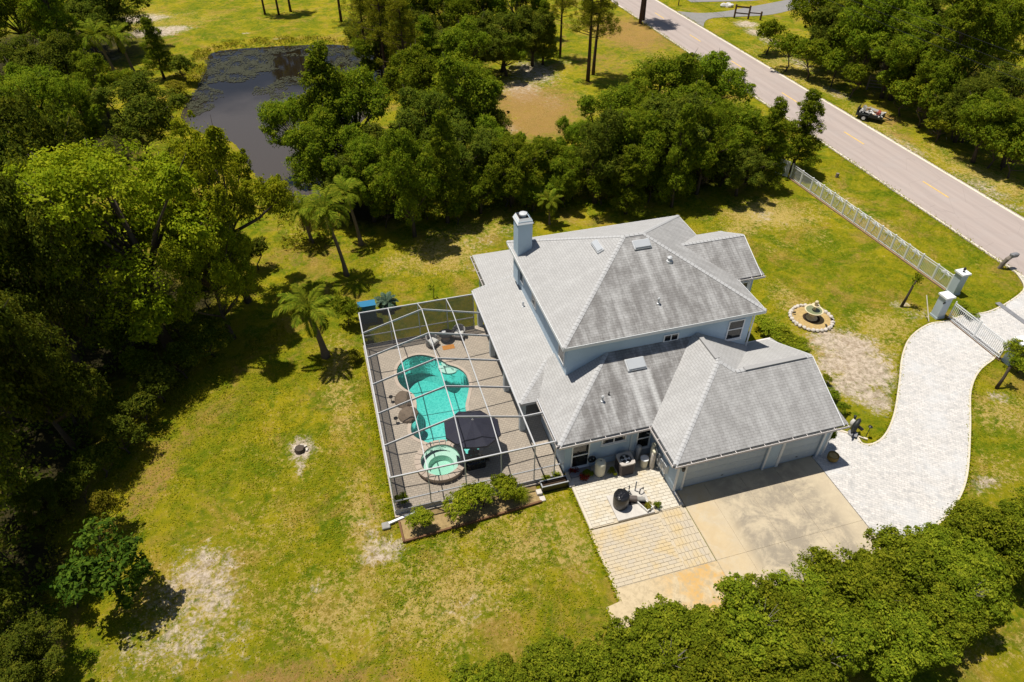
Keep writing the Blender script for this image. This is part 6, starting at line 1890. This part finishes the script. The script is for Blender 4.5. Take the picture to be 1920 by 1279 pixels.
# spiky ornamental grass at the end of the bed
def tuft(c, r_, h, n, mat, label, name='ornamental_grass'):
    rs = np.random.default_rng(int(c[0] * 13 + c[1] * 7) % 991)
    V, F = [], []
    for k in range(n):
        a = rs.uniform(0, 2 * math.pi); l_ = rs.uniform(.6, 1.05); sp = rs.uniform(.15, 1.0)
        d = np.array([math.cos(a), math.sin(a), 0]); w = np.array([-math.sin(a), math.cos(a), 0]) * .014
        b = np.array([c[0], c[1], 0]) + d * .08 * rs.random()
        m1 = b + d * r_ * sp * .45 * l_ + np.array([0, 0, h * l_ * .8])
        m2 = b + d * r_ * sp * l_ + np.array([0, 0, h * l_ * (.95 - .6 * sp)])
        o = len(V)
        V += [b - w, b + w, m1 + w * .9, m1 - w * .9, m2]
        F += [(o, o + 1, o + 2, o + 3), (o + 3, o + 2, o + 4)]
    mb = MB(); mb.add(V, F)
    me = mb.mesh(name, mat)
    for kk in ('lv', 'pv'):
        a_ = me.attributes.new(kk, 'FLOAT', 'FACE'); a_.data.foreach_set('value', rs.random(len(F)).astype(np.float32))
    o = bpy.data.objects.new(name, me); COL.objects.link(o); tag(o, label, 'grass clump')
    return o
tuft((6.70, 21.31), .85, .85, 420, 'leaf_shrub', 'spiky green grass clump at the right end of the bed')
# ---- palms
palm('queen_palm', (-0.11, 44.85), 5.2, (-.75, .15), 17, 2.3, 'tall queen palm with arching crown on the lawn behind the cage', dead=1)
palm('queen_palm', (-2.36, 35.79), 3.6, (-.45, -.1), 16, 2.2, 'stout queen palm on the lawn left of the cage', trunk_r=.24, dead=1)
palm('queen_palm', (1.45, 48.97), 4.2, (-.5, .3), 9, 1.7, 'queen palm leaning over the shade behind the tall palm')
palm('queen_palm', (-2.37, 50.30), 2.6, (-.3, .1), 13, 2.1, 'low queen palm left of the tall queen palm', dead=3)
palm('fan_palm', (2.24, 39.88), .45, (0, 0), 16, .95, 'small blue green palm just behind the cage wall', 'leaf_bluepalm', .12, .28, 0, False)
palm('pygmy_palm', (17.22, 47.84), 2.0, (-.1, 0), 15, 1.35, 'small palm standing behind the chimney', 'leaf_palm', .10, .35, 0, False)
palm('queen_palm', (-23.00, 95.15), 4.6, (-.8, .2), 16, 2.8, 'yellowish palm on the far left pond bank, left one', trunk_r=.2)
palm('queen_palm', (-21.29, 96.63), 4.0, (-.5, .2), 16, 2.5, 'yellowish palm on the far left pond bank, right one', trunk_r=.2)
# thin young plants
def sapling(loc, h, lean, label, r_=.08, leaves=60, mat='leaf_oak', lsz=.22):
    e = empty('sapling', (*loc, 0)); tag(e, label, 'sapling')
    top = (loc[0] + lean[0], loc[1] + lean[1], h)
    MB().tube([(*loc, -.1), (loc[0] + lean[0] * .35, loc[1] + lean[1] * .3, h * .4), (loc[0] + lean[0] * .6, loc[1] + lean[1] * .7, h * .75), top], [r_ * 1.3, r_, r_ * .9, r_ * .5], 8).build('trunk', 'bark', e, True)
    P = NR.normal(size=(leaves, 3)) * np.array([.16, .16, .2]) + np.array(top) + np.array([0, 0, -.05])
    o = bpy.data.objects.new('leaves', leaf_mesh('leaves', P, NR.normal(size=(leaves, 3)), NR.uniform(.6, 1.2, leaves) * lsz, mat)); attach(o, e)
sapling((38.09, 29.92), 2.3, (.45, .1), 'leaning bare palm stump with few leaves near the fountain', .085, 110)
sapling((37.98, 21.17), 2.0, (.55, .25), 'leaning sapling trunk on the lawn right of the driveway', .09, 140)
sapling((5.74, 40.09), .9, (0, .1), 'thin young sapling behind the back cage wall', .02, 24)
# ---- bare twigs showing in the hedge
TW = ['leftmost', 'second from left', 'third from left', 'rightmost']
for c in ((9.59, 10.19), (14.09, 10.63), (15.66, 8.57), (23.19, 9.38)):
    mb = MB()
    q = random.Random(int(c[0] * 10))
    for k in range(9):
        a = q.uniform(0, 6.28)
        mb.tube([(c[0], c[1], 2.3), (c[0] + .25 * math.cos(a), c[1] + .25 * math.sin(a), 2.9), (c[0] + .6 * math.cos(a), c[1] + .6 * math.sin(a), 3.35 + q.uniform(-.1, .25))], [.02, .014, .006], 4)
    tag(mb.build('dead_branch', 'twig'), TW.pop(0) + ' bare grey dead twigs poking through the tall hedge', 'branch', 'dead twigs in the hedge')
# ---- ground cover masses
def cover(name, polys, dens, h, size, mat, label, cat, seed, aspect=.3):
    rs = np.random.default_rng(seed)
    PP = []
    for poly in polys:
        pa = np.array(poly)
        lo, hi = pa.min(0), pa.max(0)
        n = int((hi - lo).prod() * dens)
        X, Y = rs.uniform(lo[0], hi[0], n), rs.uniform(lo[1], hi[1], n)
        k = inside(poly, X, Y) & ~inside(POND, X, Y)
        cl = np.sin(X * 1.7 + seed) * np.sin(Y * 1.3 + 2 * seed) + .6 * np.sin(X * .6) * np.cos(Y * .7) + rs.normal(size=n) * .45
        k &= cl > -.25
        hh = h * np.clip(.5 + .35 * cl, .25, 1.3)
        Z = rs.uniform(0, 1, n) ** .7 * hh
        PP.append(np.stack([X, Y, Z], 1)[k])
    P = np.concatenate(PP)
    n = len(P)
    Nn = rs.normal(size=(n, 3)) * .8 + np.array([0, 0, .5])
    me = leaf_mesh(name, P, Nn, size * rs.uniform(.6, 1.4, n), mat, aspect=aspect, rs=rs)
    o = bpy.data.objects.new(name, me); COL.objects.link(o)
    stuff(o, label, cat)
cover('tall_weeds', [[(-13.12, 27.16), (-12.09, 30.34), (-10.24, 33.34), (-7.79, 36.14), (-4.71, 38.04), (-4.99, 40.53), (-8.87, 39.22), (-12.76, 37.55), (-14.79, 33.71), (-16.05, 29.10), (-16.99, 25.85), (-16.05, 21.14), (-15.29, 20.65), (-15.17, 25.33)]], 60, .55, .22, 'leaf_weed', 'tall yellowing weeds along the edge of the left woods', 'weeds', 3)
cover('undergrowth', [[(-23.67, 45.83), (-20.23, 47.44), (-13.51, 45.54), (-8.95, 41.65), (-12.81, 38.10), (-14.79, 33.71), (-16.33, 29.18), (-16.73, 25.78), (-16.05, 21.14), (-16.69, 20.02), (-17.59, 19.53), (-19.27, 26.51)]], 40, .7, .26, 'leaf_dark', 'dark undergrowth on the floor of the left woods', 'undergrowth', 5, .55)
cover('pond_reeds', [[(-4.92, 57.90), (-3.00, 59.42), (0.21, 52.64), (-1.88, 48.12), (-4.71, 49.72), (-5.03, 53.22)], [(-12.17, 103.35), (-0.90, 103.82), (8.81, 98.73), (8.54, 102.46), (-0.76, 106.80), (-12.66, 106.57)], [(-15.02, 79.05), (-14.58, 84.42), (-11.94, 97.74), (-12.55, 104.16), (-14.25, 103.93), (-16.73, 93.03), (-17.38, 86.88), (-16.13, 79.36)], [(8.11, 98.92), (10.96, 93.57), (8.12, 78.93), (6.64, 79.35), (8.18, 86.11)]], 45, .5, .3, 'leaf_weed', 'tall green grass on the pond banks', 'reeds', 9)
cover('brush', [[(6.31, 50.92), (11.98, 51.19), (16.89, 49.80), (22.62, 49.16), (29.82, 51.25), (41.05, 50.32), (44.01, 53.04), (34.83, 55.62), (23.44, 55.27), (15.82, 56.28), (6.95, 54.56)]], 30, .8, .24, 'leaf_oak', 'low brush at the foot of the trees behind the house', 'brush', 12, .55)
# floating weed mats on the pond
rs = np.random.default_rng(21)
PP = []
for c, rx, ry in (((-8.31, 97.81), 5.0, 4.5), ((-10.53, 94.25), 3.5, 4.0), ((-6.64, 95.22), 2.5, 2.0), ((-13.02, 87.40), 2.2, 3.5), ((-2.56, 89.09), 2.6, 1.6), ((-5.43, 87.09), 2.0, 1.4), ((5.43, 94.01), 3.0, 4.0), ((7.07, 90.39), 2.4, 3.5), ((3.10, 99.13), 5, 1.5), ((-5.23, 101.90), 6, 1.2), ((-12.96, 83.15), 1.4, 2.0), ((-3.95, 84.88), 1.4, 1.2)):
    n = int(rx * ry * 190)
    a = rs.uniform(0, 6.28, n); r_ = np.sqrt(rs.uniform(0, 1, n)) * (1 + .25 * np.sin(a * 3 + rx))
    X, Y = c[0] + rx * r_ * np.cos(a), c[1] + ry * r_ * np.sin(a)
    k = (np.sin(X * 1.9) * np.sin(Y * 1.4) + rs.normal(size=n) * .5) > -.2
    PP.append(np.stack([X, Y, np.full(n, -.185) + rs.uniform(0, .02, n)], 1)[k])
P = np.concatenate(PP)
n = len(P)
me = leaf_mesh('lily_mat', P[:], rs.normal(size=(n, 3)) * .06 + np.array([0, 0, 1]), rs.uniform(.12, .3, n), 'pad_green', aspect=.9, rs=rs, fold=0)
o = bpy.data.objects.new('lily_mat', me); COL.objects.link(o); stuff(o, 'olive mats of floating weed on the pond', 'water weed')
# ---- lawn blades: too many to count, one mass; thin where the lawn is bare
def at_mask(name, X, Y):
    ix = np.clip(np.searchsorted(MASK['xs'], X), 0, len(MASK['xs']) - 1)
    iy = np.clip(np.searchsorted(MASK['ys'], Y), 0, len(MASK['ys']) - 1)
    return MASK[name][iy, ix]
def keep_off(X, Y):
    b = (X > -.1) & (X < 24.6) & (Y > 21.7) & (Y < 40.8)
    b |= (X > 8.7) & (X < 24.3) & (Y > 11) & (Y < 22)
    b |= inside(DRIVE, X, Y) | (X > 49.4) & (X < 57.2) | inside(POND, X, Y)
    b |= (np.hypot(X - FC[0], Y - FC[1]) < 1.4) | ((X > .3) & (X < 7.8) & (Y > 20.4) & (Y < 22))
    return b
rs = np.random.default_rng(77)
GX, GY = [], []
for x0_, x1_, y0_, y1_, n_ in ((-17, 9, 9, 36, 150000), (-10, 16, 36, 52, 50000), (23, 50, 12, 52, 120000), (57, 64, 40, 110, 25000)):
    GX.append(rs.uniform(x0_, x1_, n_)); GY.append(rs.uniform(y0_, y1_, n_))
GX, GY = np.concatenate(GX), np.concatenate(GY)
dens = np.clip(1.0 - 1.1 * at_mask('sand', GX, GY) - .9 * at_mask('forest', GX, GY) - .8 * at_mask('straw', GX, GY) - .25 * at_mask('dry', GX, GY), 0, 1)
dens *= np.clip(.55 + .5 * np.sin(GX * 2.1 + 3 * np.sin(GY * .9)) * np.sin(GY * 1.8 + 2 * np.sin(GX * 1.1)) + .25 * np.sin(GX * .5) * np.sin(GY * .45), .08, 1)
k = (rs.random(len(GX)) < dens) & ~keep_off(GX, GY)
GX, GY = GX[k], GY[k]
n = len(GX)
hgt = rs.uniform(.04, .10, n)
P = np.stack([GX, GY, hgt * .35 - .02], 1)
a = rs.uniform(0, 6.28, n)
Nn = np.stack([np.cos(a), np.sin(a), rs.uniform(.9, 2.2, n)], 1)
pv = np.clip(rs.random(n) * .75 + .35 * at_mask('dry', GX, GY), 0, 1)
me = leaf_mesh('lawn_grass', P, Nn, hgt * 1.25, 'leaf_grass', aspect=.4, rs=rs, pv=pv)
o = bpy.data.objects.new('lawn_grass', me); COL.objects.link(o); stuff(o, 'short uneven grass of the lawns around the house', 'grass')
# grass creeping over the edges of drive, road and patio
EX = []
def fringe(line, w, per):
    for a_, b_ in zip(line[:-1], line[1:]):
        a_, b_ = np.array(a_), np.array(b_)
        L = np.linalg.norm(b_ - a_)
        n_ = max(1, int(L * per))
        t_ = rs.uniform(0, 1, n_)
        wob = .6 * np.sin(t_ * L * 1.7 + a_[0]) + .5 * np.sin(t_ * L * .6 + a_[1])
        nr_ = np.array([-(b_ - a_)[1], (b_ - a_)[0]]) / max(L, 1e-6)
        EX.append(a_ + t_[:, None] * (b_ - a_) + nr_ * ((rs.normal(size=n_) * w + wob * w * .6)[:, None]))
fringe(inner[6:-4], .09, 70); fringe(outer[8:], .09, 70)
fringe([(49.6, y_) for y_ in np.arange(18, 112, 6.0)], .22, 60)
fringe([(57.2, y_) for y_ in np.arange(18, 112, 6.0)], .14, 36)
fringe([(9.5, 14.4), (9.5, 22.0)], .07, 90); fringe([(8.75, 12), (8.8, 14.3)], .08, 90)
fringe([(.0, 21.8), (.0, 36)], .08, 70)
P2 = np.concatenate(EX)
n = len(P2)
hgt = rs.uniform(.05, .12, n)
a = rs.uniform(0, 6.28, n)
me = leaf_mesh('edge_grass', np.concatenate([P2, (hgt * .4)[:, None]], 1), np.stack([np.cos(a), np.sin(a), rs.uniform(.9, 2.0, n)], 1), hgt * 1.3, 'leaf_grass', aspect=.5, rs=rs, pv=rs.random(n) * .6)
o = bpy.data.objects.new('edge_grass', me); COL.objects.link(o); stuff(o, 'ragged grass creeping over the paving and road edges', 'grass')
